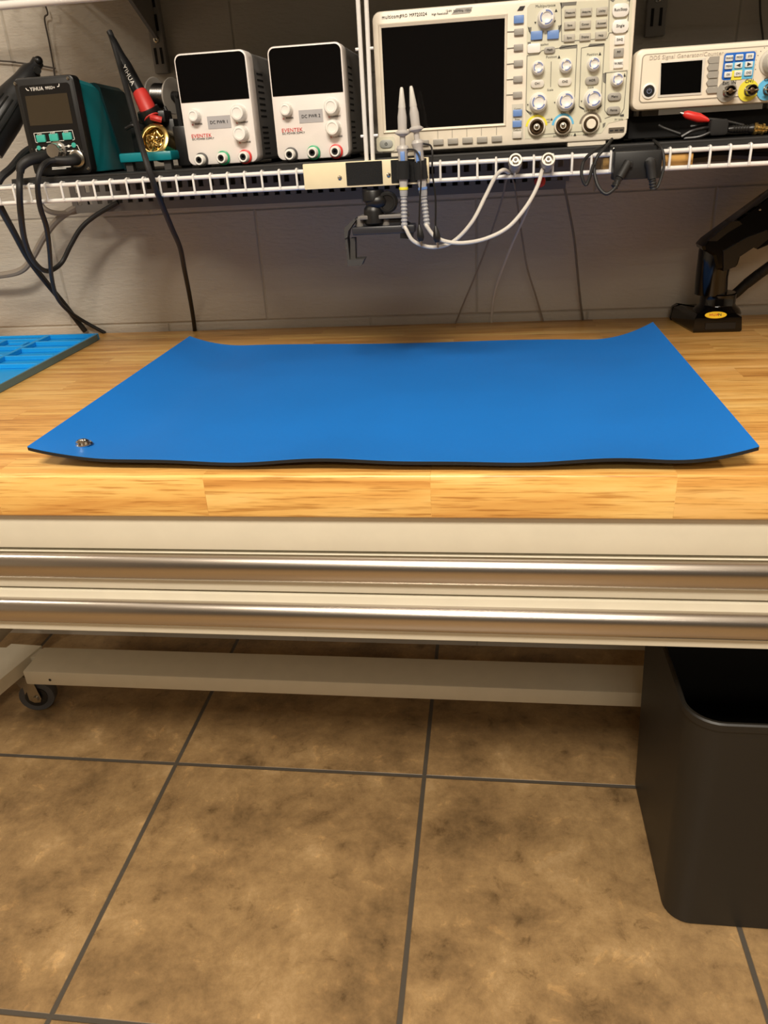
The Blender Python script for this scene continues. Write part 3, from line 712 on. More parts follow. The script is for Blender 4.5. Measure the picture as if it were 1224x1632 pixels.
pz0, pz1 = c6(205, 632)[1]+.002, c6(215, 240)[1]-.001
obj('front_panel', MB().rprism(c6(208, 400)[0], gx1-.006, pz0, pz1, GY-.0068, GY-.005, .004), mat('gen_panel', (226, 216, 198), .45), g)
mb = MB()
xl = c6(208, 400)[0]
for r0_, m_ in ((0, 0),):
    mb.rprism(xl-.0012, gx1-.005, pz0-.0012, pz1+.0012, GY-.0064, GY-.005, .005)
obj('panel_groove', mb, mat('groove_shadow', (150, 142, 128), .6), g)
GF = GY-.0068
obj('screen_bezel', MB().rprism(c6(348, 400)[0], c6(700, 400)[0], c6(500, 572)[1], c6(500, 280)[1], GF-.0008, GF, .001, .0005), LGREY, g)
obj('screen', MB().poly([c6(360, 308), c6(688, 283), c6(674, 540), c6(352, 560)][::-1], GF-.0011, GF), mat('lcd_black', (6, 6, 6), .12, spec=.3), g)
x, z = c6(263, 530)
mb = MB().lathe([(.0088, 0), (.0085, .0015), (.0066, .002), (.0062, .0008)], (x, GF, z), n=26, cap1=False); mb.mi = 1
mb.lathe([(.0062, 0), (.0060, .0022), (.0001, .0024)], (x, GF, z), n=26); mb.mi = 2
mb.arc((x, z), .0022, .0029, 120, 420, GF-.0028, GF-.0022, 12).box(x-.0003, x+.0003, GF-.0028, GF-.0022, z, z+.0032)
obj('power_button', mb, [KWHITE, BLACK, mat('icon_grey', (110, 120, 150), .5)], g)
K6 = .00088/5.016
for (u, v) in ((775, 283), (770, 340), (768, 400), (763, 462), (760, 520)):
    w_, h_ = 36*K6, 20*K6; x, z = c6(u, v)
    obj('key', MB().poly([(x-w_*1.05, z), (x-w_*.7, z+h_), (x+w_, z+h_), (x+w_, z-h_), (x-w_*.7, z-h_)], GF-.0026, GF), MGREY, g)
def rel(u0, v0, u1, v1):
    p = c6(u0, v0); q_ = c6(u1, v1); return p[0], q_[0], q_[1], p[1]
obj('keypad_surround', MB().rprism(c6(845, 330)[0], c6(1108, 330)[0], c6(845, 560)[1], c6(970, 215)[1], GF-.0004, GF, .002), mat('kp_light', (208, 200, 184), .5), g)
xk0, xk1 = c6(852, 330)[0], c6(1098, 330)[0]; zk0, zk1 = c6(975, 436)[1], c6(975, 222)[1]
mb = MB().rprism(xk0, xk1, zk0, zk1, GF-.0008, GF, .003); mb.mi = 1
xm = c6(925, 330)[0]; zm = c6(1000, 298)[1]; zm2 = c6(1000, 362)[1]
mb.box(xm, xk1-.0002, GF-.001, GF, zk0, zm); mb.mi = 2; mb.box(xm, c6(1008, 330)[0], GF-.0012, GF, zk0-.0004, zm2)
obj('keypad_plate', mb, [mat('kp_blue', (18, 96, 190), .45), CYAN, YEL], g)
LG = []
for (u, v, s, m) in ((898, 270, 'WAVE', 0), (978, 262, 'MOD', 0), (1060, 254, 'SYS', 0), (893, 333, 'MEAS', 0), (971, 326, '', 0), (1053, 318, '', 0), (888, 400, 'OK', 0), (967, 392, 'CH1', 0), (1048, 385, 'CH2', 0)):
    x, z = c6(u, v); obj('key', MB().rprism(x-.0043, x+.0043, z-.0030, z+.0030, GF-.003, GF, .001, .0005, 3), mat('kp_key', (214, 216, 214), .4), g)
    if s: LG.append((s, x, GF-.0032, z, .0032, .88))
    else:
        dsg = -1 if u < 1000 else 1
        obj('arrow_mark', MB().poly([(x+dsg*.0028, z), (x-dsg*.002, z+.002), (x-dsg*.002, z-.002)], GF-.0033, GF-.003), INK, g)
for (u, v, s, sz) in ((900, 464, 'Ext. IN', .0052), (1060, 451, 'CH1', .0052), (1212, 437, 'CH2', .0052)):
    x, z = c6(u, v); LG.append((s, x, GF-.0011, z, sz, 1))
letters('panel_text', LG, INK, g)
x, z = c6(560, 248); letters('title_text', [('DDS Signal Generator/Counter', x, GF-.0003, z, .0062, 1)], mat('title_grey', (182, 175, 162), .6), g)
for (u, v, m) in ((905, 531, MGREY), (1075, 524, YEL), (1225, 516, CYAN)):
    x, z = c6(u, v)
    mb = MB().arc((x-.0035, z), .002, .0115, 0, 360, GF-.0008, GF, 28); obj('channel_mark', mb, m, g)
    mb = MB().lathe([(.0064, 0), (.0064, .002), (.0054, .003), (.0054, .010), (.0060, .0105), (.0060, .013), (.0052, .013)], (x-.002, GF, z), n=24, cap1=False); mb.mi = 1; mb.lathe([(.0052, .013), (.0048, .004), (.001, .004)], (x-.002, GF, z), n=24, cap0=False)
    mb.lathe([(.0028, .003), (.0028, .012), (.0014, .0125)], (x-.002, GF, z), n=12)
    mb.mi = 0; mb.cyl((x-.0095, GF-.011, z), (x+.0055, GF-.011, z), .0011, n=8)
    obj('output_socket', mb, [NICKEL, BROWNM], g)
x, z = c6(1240, 300)
mb = MB().lathe([(.0145, 0), (.0140, .002), (.0115, .0025), (.0108, .015), (.0095, .017), (.0001, .0172)], (x, GF, z), n=32); obj('knob', mb, mat('gen_knob', (196, 190, 178), .4), g)
mb = MB()
for k in range(18):
    a = math.radians(200-k*15); mb.ball((x+.0185*math.cos(a), GF, z+.0185*math.sin(a)), .0006, n=6)
obj('dial_marks', mb, INK, g)
for fx in (gx0+.025, gx1-.025):
    for fy in (GY+.045, GY+.17): obj('foot', MB().box(fx-.012, fx+.012, fy-.01, fy+.01, H+.0085, gz0+.004), LGREY, g)
obj('foot', MB().box(gx0+.016, gx0+.036, GY+.012, GY+.034, H+.0083, gz0+.002), DGREY, g)

# clip lead bundle in front of the case
cl = thing('test_lead', 'black test lead bundle with red alligator clip and brass plug under the signal generator', 'test lead', P(1140, 205, Y=1.08))
p0, p1 = P(1089, 181, Y=1.085), P(1130, 192, Y=1.085)
ax_ = p1-p0
obj('clip', MB().lathe([(.0022, 0), (.0045, .004), (.0052, ax_.length*.6), (.002, ax_.length)], p0, ax_, 14), RED, cl, label='red alligator clip')
obj('clip_tip', MB().cyl(p0-ax_*.12, p0, .0012, .002, 10), NICKEL, cl)
mb = MB()
for k, (pts, r) in enumerate((([(1125, 190, 1.085), (1150, 192, 1.085), (1185, 200, 1.085)], .002), ([(1086, 218, 1.08), (1105, 208, 1.08), (1135, 203, 1.085), (1170, 205, 1.09)], .0022), ([(1090, 221, 1.082), (1115, 218, 1.078), (1140, 208, 1.08), (1170, 203, 1.09)], .002), ([(1100, 202, 1.09), (1130, 197, 1.09), (1160, 198, 1.09)], .002), ([(1085, 214, 1.085), (1060, 205, 1.095), (1050, 200, 1.10)], .002))): mb.tube(path(pts), r, 8)
obj('lead', mb, BLACK, cl)
obj('strap', MB().rprism(P(1131, 200, Y=1.08).x, P(1160, 200, Y=1.08).x, P(1145, 216, Y=1.08).z, P(1145, 190, Y=1.08).z, 1.076, 1.094, .004, .002), BLACKM, cl)
q0, q1 = P(1160, 206, Y=1.08), P(1200, 205, Y=1.08)
mb = MB().lathe([(.003, 0)]+[(.0048 if i % 2 else .0040, .004+i*.0016) for i in range(14)]+[(.0055, .028), (.0055, (q1-q0).length)], q0, q1-q0, 14); obj('plug_boot', mb, BLACK, cl)
q2 = P(1215, 206, Y=1.08)
obj('plug', MB().lathe([(.0058, 0), (.0070, .001), (.0070, .004), (.0055, .005), (.0055, .009), (.0066, .0095), (.0066, .012), (.004, .013), (.004, .016)], q1, q2-q1, 16), BRASS, cl, label='brass coaxial plug')

# ---- soldering station
cs = crop(0, 100, 7.2, IY-.01)
KY = IY-.01
st = thing('soldering_station', 'black and teal soldering station with brown display at the left end of the shelf', 'soldering station', (-.58, KY+.07, IB))
kx0, kx1, kz0, kz1 = -.6225, -.5375, IB+.001, H+.0985
obj('front_frame', MB().rprism(kx0, kx1, kz0, kz1, KY, KY+.016, .007, .0025), BLACK, st)
rings = []
for y, e, dzt in ((KY+.016, .002, .001), (KY+.03, .001, .003), (KY+.07, 0, .007), (KY+.085, .003, .011), (KY+.155, .004, .013), (KY+.16, .006, .016)):
    x0_, x1_, z0_, z1_ = kx0+e, kx1-e, kz0+.002, kz1-dzt
    rings.append([(x1_, y, z0_), (x1_, y, z0_+.06), (x1_-.002, y, z1_-.022), (x1_-.004, y, z1_-.006), (x1_-.010, y, z1_), (x0_+.010, y, z1_), (x0_+.004, y, z1_-.006), (x0_+.002, y, z1_-.022), (x0_, y, z0_+.06), (x0_, y, z0_)])
tb_ = MB().grid(rings)
obj('side_case', tb_, TEAL, st, ang=25, label='teal plastic case behind the black frame')
rings = []
for y, e, dzt in ((KY+.082, .001, .006), (KY+.16, .001, .009), (KY+.172, .003, .014)):
    x0_, x1_, z0_, z1_ = kx0+e, kx1-e, kz0+.0, kz1-dzt
    rings.append([(x1_, y+.03, z0_), (x1_+.0005, y+.012, z0_+.05), (x1_-.001, y, z1_-.022), (x1_-.003, y, z1_-.005), (x1_-.010, y, z1_+.001), (x0_+.010, y, z1_+.001), (x0_+.003, y, z1_-.005), (x0_+.001, y, z1_-.022), (x0_-.0005, y+.012, z0_+.05), (x0_, y+.03, z0_)])
obj('rear_case', MB().grid(rings), mat('dark_teal_case', (16, 46, 50), .4), st)
for fx in (kx0+.012, kx1-.012):
    for fy in (KY+.02, KY+.15): obj('foot', MB().cyl((fx, fy, IB), (fx, fy, kz0+.003), .006), RUB, st)
obj('front_panel', MB().rprism(kx0+.007, kx1-.007, kz0+.010, kz1-.009, KY-.0004, KY+.001, .004), mat('station_panel', (18, 17, 17), .3), st)
mb = MB()
for (u, v) in ((175, 240), (780, 178), (1015, 1215)): x, z = cs(u, v); mb.lathe([(.0024, 0), (.002, .001), (.0001, .0014)], (x, KY, z), n=12)
obj('screws', mb, NICKEL, st)
pa, pb, pc, pd = cs(290, 385), cs(770, 345), cs(840, 695), cs(350, 725)
obj('display', MB().poly([pa, pd, pc, pb], KY-.0008, KY), SCRG, st)
x, z = cs(490, 290); letters('brand_text', [('YIHUA', cs(423, 302)[0], KY-.0006, cs(423, 302)[1], .0064, .95), ('995D+', cs(578, 289)[0], KY-.0006, cs(578, 289)[1], .0050, .95)], INKW, st)
mb = MB()
def wl(pts, w_=.0006):
    for p, q_ in zip(pts, pts[1:]):
        a_ = Vector(cs(*p)); b_ = Vector(cs(*q_)); dd = (b_-a_).normalized(); nn = Vector((-dd.y, dd.x))*w_/2
        mb.poly([a_-nn, b_-nn, b_+nn, a_+nn], KY-.0007, KY)
wl([(298, 292), (315, 315), (335, 318)], .0009); wl([(660, 275), (680, 270), (680, 240)], .0009)
wl([(438, 920), (415, 912), (390, 810), (830, 772), (858, 880), (835, 888)]); wl([(535, 913), (588, 908)]); wl([(680, 897), (738, 892)])
wl([(440, 1070), (412, 990), (520, 975), (590, 968)]); wl([(720, 962), (890, 945), (945, 1070), (955, 1150), (935, 1185), (850, 1195)]); wl([(600, 1205), (815, 1192)], .0012); wl([(600, 1222), (760, 1212)], .0009); wl([(450, 1042), (545, 1032)], .0012); wl([(775, 1015), (890, 1003)], .0012)
obj('panel_lines', mb, INKW, st)
TK = []
for (u, v, s) in ((478, 870, 'CH1'), (625, 855, 'CH2'), (778, 842, 'CH3')):
    x, z = cs(u, v); obj('key', MB().rprism(x-.0063, x+.0063, z-.0046, z+.0046, KY-.003, KY, .0015, .0008), TEALK, st); x, z = cs(u-8, v-48); TK.append((s, x, KY-.0034, z, .0034, 1))
letters('key_text', TK, INKW, st)
for (u, v, r, m, nm) in ((450, 978, .003, TEALK, 'button'), (850, 945, .0034, TEALK, 'button'), (507, 980, .0018, INKW, 'indicator'), (792, 957, .0018, INKW, 'indicator')):
    x, z = cs(u, v); obj(nm, MB().lathe([(r, 0), (r*.9, .0015), (.0001, .0018)], (x, KY, z), n=14), m, st)
x, z = cs(668, 1012)
obj('knob', MB().lathe([(.0118, 0), (.0118, .001), (.0098, .0015), (.0095, .014), (.0086, .0155), (.0001, .0156)], (x, KY, z), n=32), mat('turned_aluminium', (205, 200, 194), .25, 1), st)
mb = MB().arc((x, z), .0118, .0124, 0, 360, KY-.0012, KY, 32); obj('knob_ring', mb, CHROME, st)

# the two plugs with their leads, the hot air gun and its hose
xa, za = cs(500, 1100)
def lead(name, label, cat, pts, r, m, extra=None):
    t = thing(name, label, cat, P(pts[-1][0], pts[-1][1], Y=pts[-1][2]))
    obj('cord', MB().tube(path(pts), r, 10, 6), m, t)
    if extra: extra(t)
    return t
def plug1(t):
    a_ = P(72, 250, Y=KY-.002); b_ = P(40, 257, Y=KY-.03)
    mb = MB().tube([P(78, 250, Y=KY+.001), P(62, 251, Y=KY-.014), P(45, 256, Y=KY-.028), P(34, 265, Y=KY-.034), P(32, 275, Y=KY-.036)], (.0085, .005), 12); obj('plug', mb, RUB, t)
def plug2(t):
    mb = MB().tube([P(123, 253, Y=KY+.001), P(118, 255, Y=KY-.012), P(105, 256, Y=KY-.020), P(88, 255, Y=KY-.026)], (.0085, .0046), 12); obj('plug', mb, RUB, t)
    mb = MB().lathe([(.0105, 0), (.0112, .001), (.0112, .004), (.0095, .005)], P(124, 253, Y=KY-.0008), (0, -1, 0), 20); obj('socket_collar', mb, NICKEL, t)
lead('black_cable', 'black cord looping from the left plug of the soldering station to the wall duct', 'cord', [(32, 275, KY-.036), (31, 300, 1.035), (33, 340, 1.05), (40, 385, 1.13), (55, 418, 1.24), (75, 432, 1.32), (97, 420, 1.36), (112, 392, 1.37), (128, 365, 1.38), (150, 345, 1.39), (188, 322, 1.396)], .0042, RUB, plug1)
lead('heater_cable', 'black cord hanging from the right plug of the soldering station down behind the bench', 'cord', [(90, 255, KY-.026), (76, 258, KY-.035), (65, 270, 1.04), (60, 295, 1.035), (64, 330, 1.05), (74, 362, 1.08), (79, 400, 1.15), (82, 440, 1.25), (90, 472, 1.35), (105, 492, 1.41), (130, 510, 1.45), (168, 531, 1.468)], .0036, RUB, plug2)
lead('gun_hose', 'black hose running from the hot air gun down behind the blue tray', 'hose', [(58, 232, 1.15), (38, 245, 1.13), (18, 268, 1.10), (0, 285, 1.08), (-8, 310, 1.08), (3, 335, 1.1), (22, 370, 1.2), (45, 412, 1.3), (72, 448, 1.38), (100, 482, 1.43), (118, 505, 1.455), (136, 528, 1.466)], .0052, RUB)
gun = thing('hot_air_gun', 'black ribbed hot air gun handle behind the soldering station', 'hot air gun', P(20, 180, Y=1.2))
g0, g1 = P(62, 96, Y=1.24), P(-25, 232, Y=1.17)
gl = (g1-g0).length
prof = [(.006, 0), (.0085, .002), (.0085, .012), (.014, .02), (.0165, .04), (.020, .055), (.0245, .075), (.027, .10), (.027, gl)]
obj('gun_body', MB().lathe(prof, g0, g1-g0, 24), mat('gun_black', (30, 30, 31), .42), gun)
mb = MB(); ga = (g1-g0).normalized(); gu = Vector((0, -1, 0)); gu = (gu-ga*gu.dot(ga)).normalized(); gv = ga.cross(gu)
for k in range(-3, 6):
    a = math.radians(k*17+10); o_ = gu*math.cos(a)+gv*math.sin(a)
    mb.tube([g0+ga*.075+o_*.0248, g0+ga*.10+o_*.0272, g0+ga*.15+o_*.0272], .0013, 6, 1)
obj('grip_ribs', mb, BLACK, gun)
obj('hose', MB().tube([g1-(g1-g0)*.1, g1+(g1-g0)*.10, g1+Vector((-.09, .03, -.07)), g1+Vector((-.16, .12, -.17)), g1+Vector((-.28, .22, -.28)), Vector((g1.x-.40, WALL_Y-.008, TT+.006))], .0055, 10, 6), RUB, gun)
mb = MB().box(kx0-.035, kx0+.002, 1.17, 1.20, H+.02, H+.028, .001); mb.box(kx0-.037, kx0-.030, 1.165, 1.205, H+.02, H+.052, .001)
obj('gun_rest', mb, BLACK, st)
obj('hanger_knob', MB().ball(P(61, 97, Y=1.235), .0065).cyl(P(58, 112, Y=1.225), P(60, 112, Y=1.215), .005), BLACK, gun)

# ---- iron holder, brass wool, iron, spool
HYf = 1.115
hold = thing('iron_stand', 'teal soldering iron stand with black holder between station and power supply', 'soldering iron stand', (-.44, HYf+.04, IB))
c2h = crop(160, 40, 4.371, HYf)
hx0, hx1 = c2h(128, 920)[0], c2h(492, 900)[0]; hz0, hz1 = c2h(300, 952)[1], c2h(300, 885)[1]
obj('base_plate', MB().box(hx0, hx1, HYf, HYf+.09, hz0, hz1, .0025), TEAL, hold)
for fx in (hx0+.010, hx1-.010):
    for fy in (HYf+.012, HYf+.078): obj('leg', MB().box(fx-.005, fx+.005, fy-.005, fy+.005, IB, hz0+.001), DGREY, hold)
bt = c2h(345, 805)
ax = Vector((-.15, -1, .42)).normalized()
bc = Vector((bt[0], HYf+.018, bt[1]))
mb = MB().lathe([(.0215, -.022), (.0215, -.002), (.0225, 0), (.0225, .003), (.020, .0045), (.0165, .0045), (.0155, .003), (.0155, -.008)], bc, ax, 32, cap1=True)
cup = obj('wool_tin', mb, BRASS, hold, label='gold tin filled with brass wool')
random.seed(3); mb = MB(); u_ = ax.orthogonal().normalized(); v_ = ax.cross(u_)
for k in range(26):
    pts = []; a = random.uniform(0, 6.28); rr0 = random.uniform(.002, .011)
    for j in range(6):
        a += random.uniform(.5, 1.2); rr1 = max(.001, min(.0145, rr0+random.uniform(-.006, .006)))
        pts.append(bc+u_*rr1*math.cos(a)+v_*rr1*math.sin(a)+ax*random.uniform(-.004, .004))
    mb.tube(pts, .0010, 5, 4)
obj('brass_wool', mb, BRASS, cup)
hx = P(238, 190, Y=HYf+.03)
mb = MB().box(hx0+.004, hx1-.006, HYf+.045, HYf+.085, hz1, hz1+.040, .002)
top_ = P(240, 182, Y=HYf+.035)
mb.box(top_.x-.018, top_.x+.022, HYf+.03, HYf+.06, hz1+.035, top_.z+.004, .003)
mb.lathe([(.015, -.004), (.016, .0), (.012, .022), (.010, .03)], P(237, 178, Y=HYf+.035), Vector((.25, .3, -1)), 20)
mb.tube([P(200, 205, Y=HYf+.03), P(213, 200, Y=HYf+.03), P(225, 212, Y=HYf+.03)], .0028)
mb.tube([P(262, 170, Y=HYf+.05), P(272, 195, Y=HYf+.05), P(275, 230, Y=HYf+.05), P(268, 250, Y=HYf+.05)], .0025)
mb.box(hx1-.004, hx1+.016, HYf+.03, HYf+.07, IB+.003, hz1+.03, .002)
obj('holder', mb, BLACK, hold)
iron = thing('soldering_iron', 'black soldering iron with red collar leaning in its stand', 'soldering iron', P(240, 180, Y=HYf+.03))
i0, i1 = P(174, 52, Y=1.185), P(229, 160, Y=1.155); i2 = P(241, 185, Y=1.148)
il = (i1-i0).length
obj('grip', MB().lathe([(.0030, 0), (.0048, .012), (.0058, .035), (.0078, .05), (.0085, il*.7), (.0092, il*.95), (.0085, il)], i0, i1-i0, 20), mat('iron_black', (22, 22, 23), .3), iron)
mb = MB().lathe([(.0098, -.012), (.0108, -.006), (.0115, .012), (.0100, .020), (.012, .024), (.012, .028), (.006, .03)], i1, i2-i1, 20)
mb.tube([i2+Vector((.004, -.01, -.002)), i2+Vector((.012, -.012, -.004)), i2+Vector((.018, -.010, -.006))], .004, 8)
obj('collar', mb, mat('red_rubber', (190, 48, 42), .5), iron, label='red rubber collar')
dirv = (i1-i0).normalized(); nx = dirv; nz = Vector((0, -1, 0)); nz = (nz-nx*nz.dot(nx)).normalized(); ny = nz.cross(nx)
RT = Matrix(((nx.x, ny.x, nz.x, 0), (nx.y, ny.y, nz.y, 0), (nx.z, ny.z, nz.z, 0), (0, 0, 0, 1)))
tp = i0.lerp(i1, .66)+nz*.0086
letters('brand_text', [('YIHUA', tp.x, tp.y, tp.z, .0085, 1.1, RT)], INKW, iron)
obj('cord', MB().tube(path([(174, 50, 1.185), (179, 62, 1.182), (190, 100, 1.165), (204, 150, 1.13), (216, 195, 1.095), (228, 240, 1.05), (240, 278, 1.038), (255, 318, 1.06), (273, 362, 1.15), (287, 395, 1.24), (294, 430, 1.32), (301, 465, 1.39), (307, 500, 1.44), (311, 530, 1.468)]), .0040, 10, 6), RUB, iron)
spool = thing('solder_spool', 'grey spool of solder wire behind the iron stand', 'solder spool', P(265, 155, Y=1.2))
s0, s1 = P(246, 152, Y=1.195), P(276, 153, Y=1.185)
sd = (s1-s0).normalized(); sl = (s1-s0).length
obj('reel', MB().lathe([(.0225, 0), (.0232, .0012), (.0225, .0025), (.010, .003), (.010, sl-.003), (.0225, sl-.0025), (.0232, sl-.001), (.0225, sl)], s0, sd, 36), mat('reel_grey', (140, 134, 126), .5), spool)
obj('solder_wire', MB().lathe([(.010, .003)]+[(.0150+(.0006 if i % 2 else 0), .0032+i*(sl-.0064)/30) for i in range(31)]+[(.010, sl-.003)], s0, sd, 28), mat('solder_metal', (120, 118, 116), .3, 1), spool)
mb = MB().cyl(s0-sd*.004, s1+sd*.012, .006); mb.box(s1.x+.004, s1.x+.010, s1.y-.008, s1.y+.008, IB, s1.z+.004)
obj('axle', mb, BLACK, spool)

# ---------------------------------------------------------------- front rail board with hook-and-loop patches, probes
PY = LY-.016
board = thing('mounting_board', 'pale board with black patches screwed to the front edge of the lower shelf', 'board', (-.156, PY, H-.045))
a = P(482, 266, Y=PY); b = P(683, 256, Y=PY); c = P(684, 291, Y=PY); d = P(486, 304, Y=PY)
bz1, bz0 = (a.z+b.z)/2, (c.z+d.z)/2; X0b, X1b = (a.x+d.x)/2, (b.x+c.x)/2
print('board', X0b, X1b, bz0, bz1)
bz1 += .0035; print('board top', bz1-H)
obj('board_body', MB().box(X0b, X1b, PY, PY+.008, bz0, bz1, .001), PALEW, board)
c7 = crop(470, 220, 4.08, PY)
for (u0, u1) in ((335, 570), (627, 858)):
    x0_ = c7(u0, 240)[0]; x1_ = c7(u1, 240)[0]
    obj('hook_and_loop_patch', MB().box(x0_, x1_, PY-.0014, PY, bz0+.0025, bz1-.001, .0004, 1), mat('velcro_black', (15, 15, 15), .95, bump=.5, bscale=900), board)
for (u, v) in ((292, 258), (610, 240)):
    x, z = c7(u, v); obj('screw', MB().lathe([(.0028, 0), (.0026, .0012), (.001, .0022), (.0001, .002)], (x, PY, z), n=14), NICKEL, board)

def probe(label, tip, flange, mid, base, cabpts, cpts, Yb, ring, tipd):
    """oscilloscope probe standing up behind the strap, lead running down and round to its BNC plug"""
    t = thing('oscilloscope_probe', label, 'probe', P(*base, Y=Yb), 'oscilloscope probes strapped to the board')
    T = P(*tip, Y=Yb); B = P(*base, Y=Yb); ax_ = (T-B).normalized(); Lb = (T-B).length
    fl_ = (P(*flange, Y=Yb)-B).length; ml = (P(*mid, Y=Yb)-B).length
    GP_ = mat('probe_grey', (176, 172, 168), .4)
    obj('barrel', MB().lathe([(.0045, -.012), (.0058, 0), (.0058, ml-.006), (.0065, ml-.004), (.0078, ml), (.0065, ml+.003), (.0034, ml+.004), (.0034, fl_-.003), (.009, fl_), (.0092, fl_+.0015), (.0055, fl_+.004), (.0056, fl_+.018), (.0042, Lb-.022)], B, ax_, 20), GP_, t)
    obj('tip', MB().lathe([(.0042, Lb-.022), (.0045, Lb-.021), (.0022, Lb-.002), (.0014, Lb)], B, ax_, 16), mat('probe_tip', (200, 197, 190), .35), t)
    obj('switch', MB().lathe([(.0062, .012), (.0062, .026)], B+Vector((0, -.0005, 0)), ax_, 12) if False else MB().box(B.x-.0028+ax_.x*.03, B.x+.0028+ax_.x*.03, B.y-.0075, B.y-.003, B.z+.018, B.z+.031, .001), KBLUE, t)
    obj('boot', MB().lathe([(.0050, 0), (.0052, -.003), (.0046, -.008)]+[(.0044 if i % 2 else .0033, -.008-i*.0022) for i in range(16)]+[(.003, -.046)], B-ax_*.012, -(-ax_), 16), mat('boot_grey', (150, 150, 152), .5), t)
    obj('marker_ring', MB().lathe([(.0056, -.0035), (.0058, -.005), (.0056, -.0065)], B-ax_*.006, ax_, 16), ring, t)
    obj('cord', MB().tube([B-ax_*.055]+path(cabpts), .0024, 10, 7), WCORD, t)
    # plug
    e = cabpts[-1]
    pc = P(*cpts, Y=1.045)
    mb = MB().lathe([(.0035, 0), (.0070, .003), (.0072, .016), (.0080, .018), (.0085, .020), (.0085, .028), (.0078, .030), (.0060, .030), (.0056, .024)], pc+Vector((-.001, .022, -.010)), Vector((.02, -.9, .42)), 24)
    mb.mi = 1; mb.lathe([(.0036, .02), (.0036, .030), (.0020, .030), (.0018, .024)], pc+Vector((-.001, .022, -.010)), Vector((.02, -.9, .42)), 16)
    obj('plug', mb, [mat('bnc_grey', (168, 160, 148), .35, .3), KWHITE], t)
    return t, B, ax_
tA, BA, xA = probe('left oscilloscope probe strapped to the pale board', (640, 139), (641, 213), (642, 237), (643, 285), [(647, 365, 1.03), (660, 385, 1.03), (690, 394, 1.035), (722, 385, 1.04), (752, 354, 1.04), (775, 310, 1.045), (790, 281, 1.045), (802, 271, 1.045), (812, 275, 1.06), (818, 272, 1.07)], (822, 258), PY-.010, YEL, 0)
tB, BB, xB = probe('right oscilloscope probe strapped to the pale board', (655, 137), (662, 207), (666, 228), (672, 285), [(680, 360, 1.03), (692, 376, 1.03), (712, 385, 1.025), (740, 387, 1.025), (775, 380, 1.03), (810, 362, 1.035), (838, 330, 1.04), (856, 298, 1.045), (864, 272, 1.05), (868, 268, 1.065)], (874, 257), PY-.010, KBLUE, 0)
for t_, B_, ax_, pts, lb in ((tA, BA, xA, [(648, 238, 1.030), (662, 240, 1.026), (670, 255, 1.02), (671, 285, 1.018), (669, 325, 1.018), (668, 358, 1.02)], ''), (tB, BB, xB, [(675, 229, 1.030), (686, 232, 1.025), (689, 245, 1.02), (689, 275, 1.018), (694, 315, 1.018), (694, 360, 1.02)], '')):
    obj('ground_lead', MB().tube(path(pts), .0011, 8, 6), BLACK, t_)
    e = pts[-1]; p0 = P(e[0], e[1], Y=e[2]); p1 = P(e[0]+3, e[1]+26, Y=e[2])
    cobj = obj('ground_clip', MB().lathe([(.0014, 0), (.0034, .006), (.0046, .012), (.0046, (p1-p0).length-.004), (.003, (p1-p0).length)], p0, p1-p0, 12), BLACK, t_)
    obj('clip_jaw', MB().cyl(p1, p1+(p1-p0)*.35, .0016, .0009, 8), NICKEL, cobj)
for B_, ax_, lb in ((BA, xA, 'left'), (BB, xB, 'right')):
    c_ = B_+ax_*.010
    mb = MB().lathe([(.0080, -.0105), (.0080, .0105), (.0064, .0105), (.0064, -.0105)], c_, ax_, 20)
    obj('probe_strap', mb, mat('strap_black', (14, 14, 14), .9), board)

# ---------------------------------------------------------------- phone clamp on ball head below the board
ph = thing('phone_clamp', 'black phone clamp on a ball head hanging below the pale board', 'clamp', P(595, 300, Y=PY+.01))
CY = 1.055
c7b = crop(470, 220, 4.08, CY)
def v3(u, v, y=CY): x, z = c7b(u, v); return Vector((x, y, z))
obj('ball_head', MB().cyl(v3(508, 335), v3(505, 395), .0135, .0125).lathe([(.0135, 0), (.014, .001), (.014, .012), (.010, .016)], v3(508, 338), (0, 0, -1), 24).ball(v3(535, 410), .0145, (1.1, 1, .8)), BLACK, ph)
obj('knob', MB().lathe([(.0122, 0), (.0132, .001), (.0132, .008), (.011, .010), (.009, .010), (.0085, .0085), (.0001, .008)], v3(605, 415, CY), (0, -1, 0), 28).box(v3(535, 0).x, v3(605, 0).x, CY-.006, CY+.006, v3(0, 438).z, v3(0, 392).z, .002), BLACK, ph)
obj('lower_head', MB().lathe([(.009, 0), (.0125, .004), (.0132, .008), (.0132, .022), (.012, .023)], v3(512, 432), (0, 0, -1), 28), BLACK, ph)
obj('plate', MB().box(v3(395, 0).x, v3(720, 0).x, CY-.011, CY+.013, v3(0, 548).z, v3(0, 522).z, .001), GUNM, ph)
for u in (425, 595): obj('screw', MB().cyl(v3(u, 585), v3(u, 525, CY), .0058, n=16).lathe([(.004, 0), (.003, .003), (.0001, .0035)], v3(u, 524), (0, 0, 1), 12), GUNM, ph)
obj('clamp_bar', MB().box(v3(340, 0).x, v3(765, 0).x, CY-.012, CY+.014, v3(0, 645).z, v3(0, 592).z, .002).box(v3(360, 0).x, v3(700, 0).x, CY-.004, CY+.010, v3(0, 592).z, v3(0, 550).z, .001), mat('clamp_dark', (42, 42, 46), .35), ph)
mb = MB().poly([c7b(*p) for p in ((330, 580), (365, 545), (395, 520), (405, 528), (372, 575), (355, 600), (350, 640), (330, 650))], CY-.010, CY+.012)
mb.poly([c7b(*p) for p in ((325, 600), (342, 598), (362, 790), (350, 800))], CY-.008, CY+.012)
mb.poly([c7b(*p) for p in ((362, 652), (392, 650), (396, 800), (362, 812))], CY-.002, CY+.012)
mb.poly([c7b(*p) for p in ((350, 785), (460, 778), (440, 822), (352, 822))], CY-.012, CY+.012)
obj('jaw', mb, DGREY, ph)
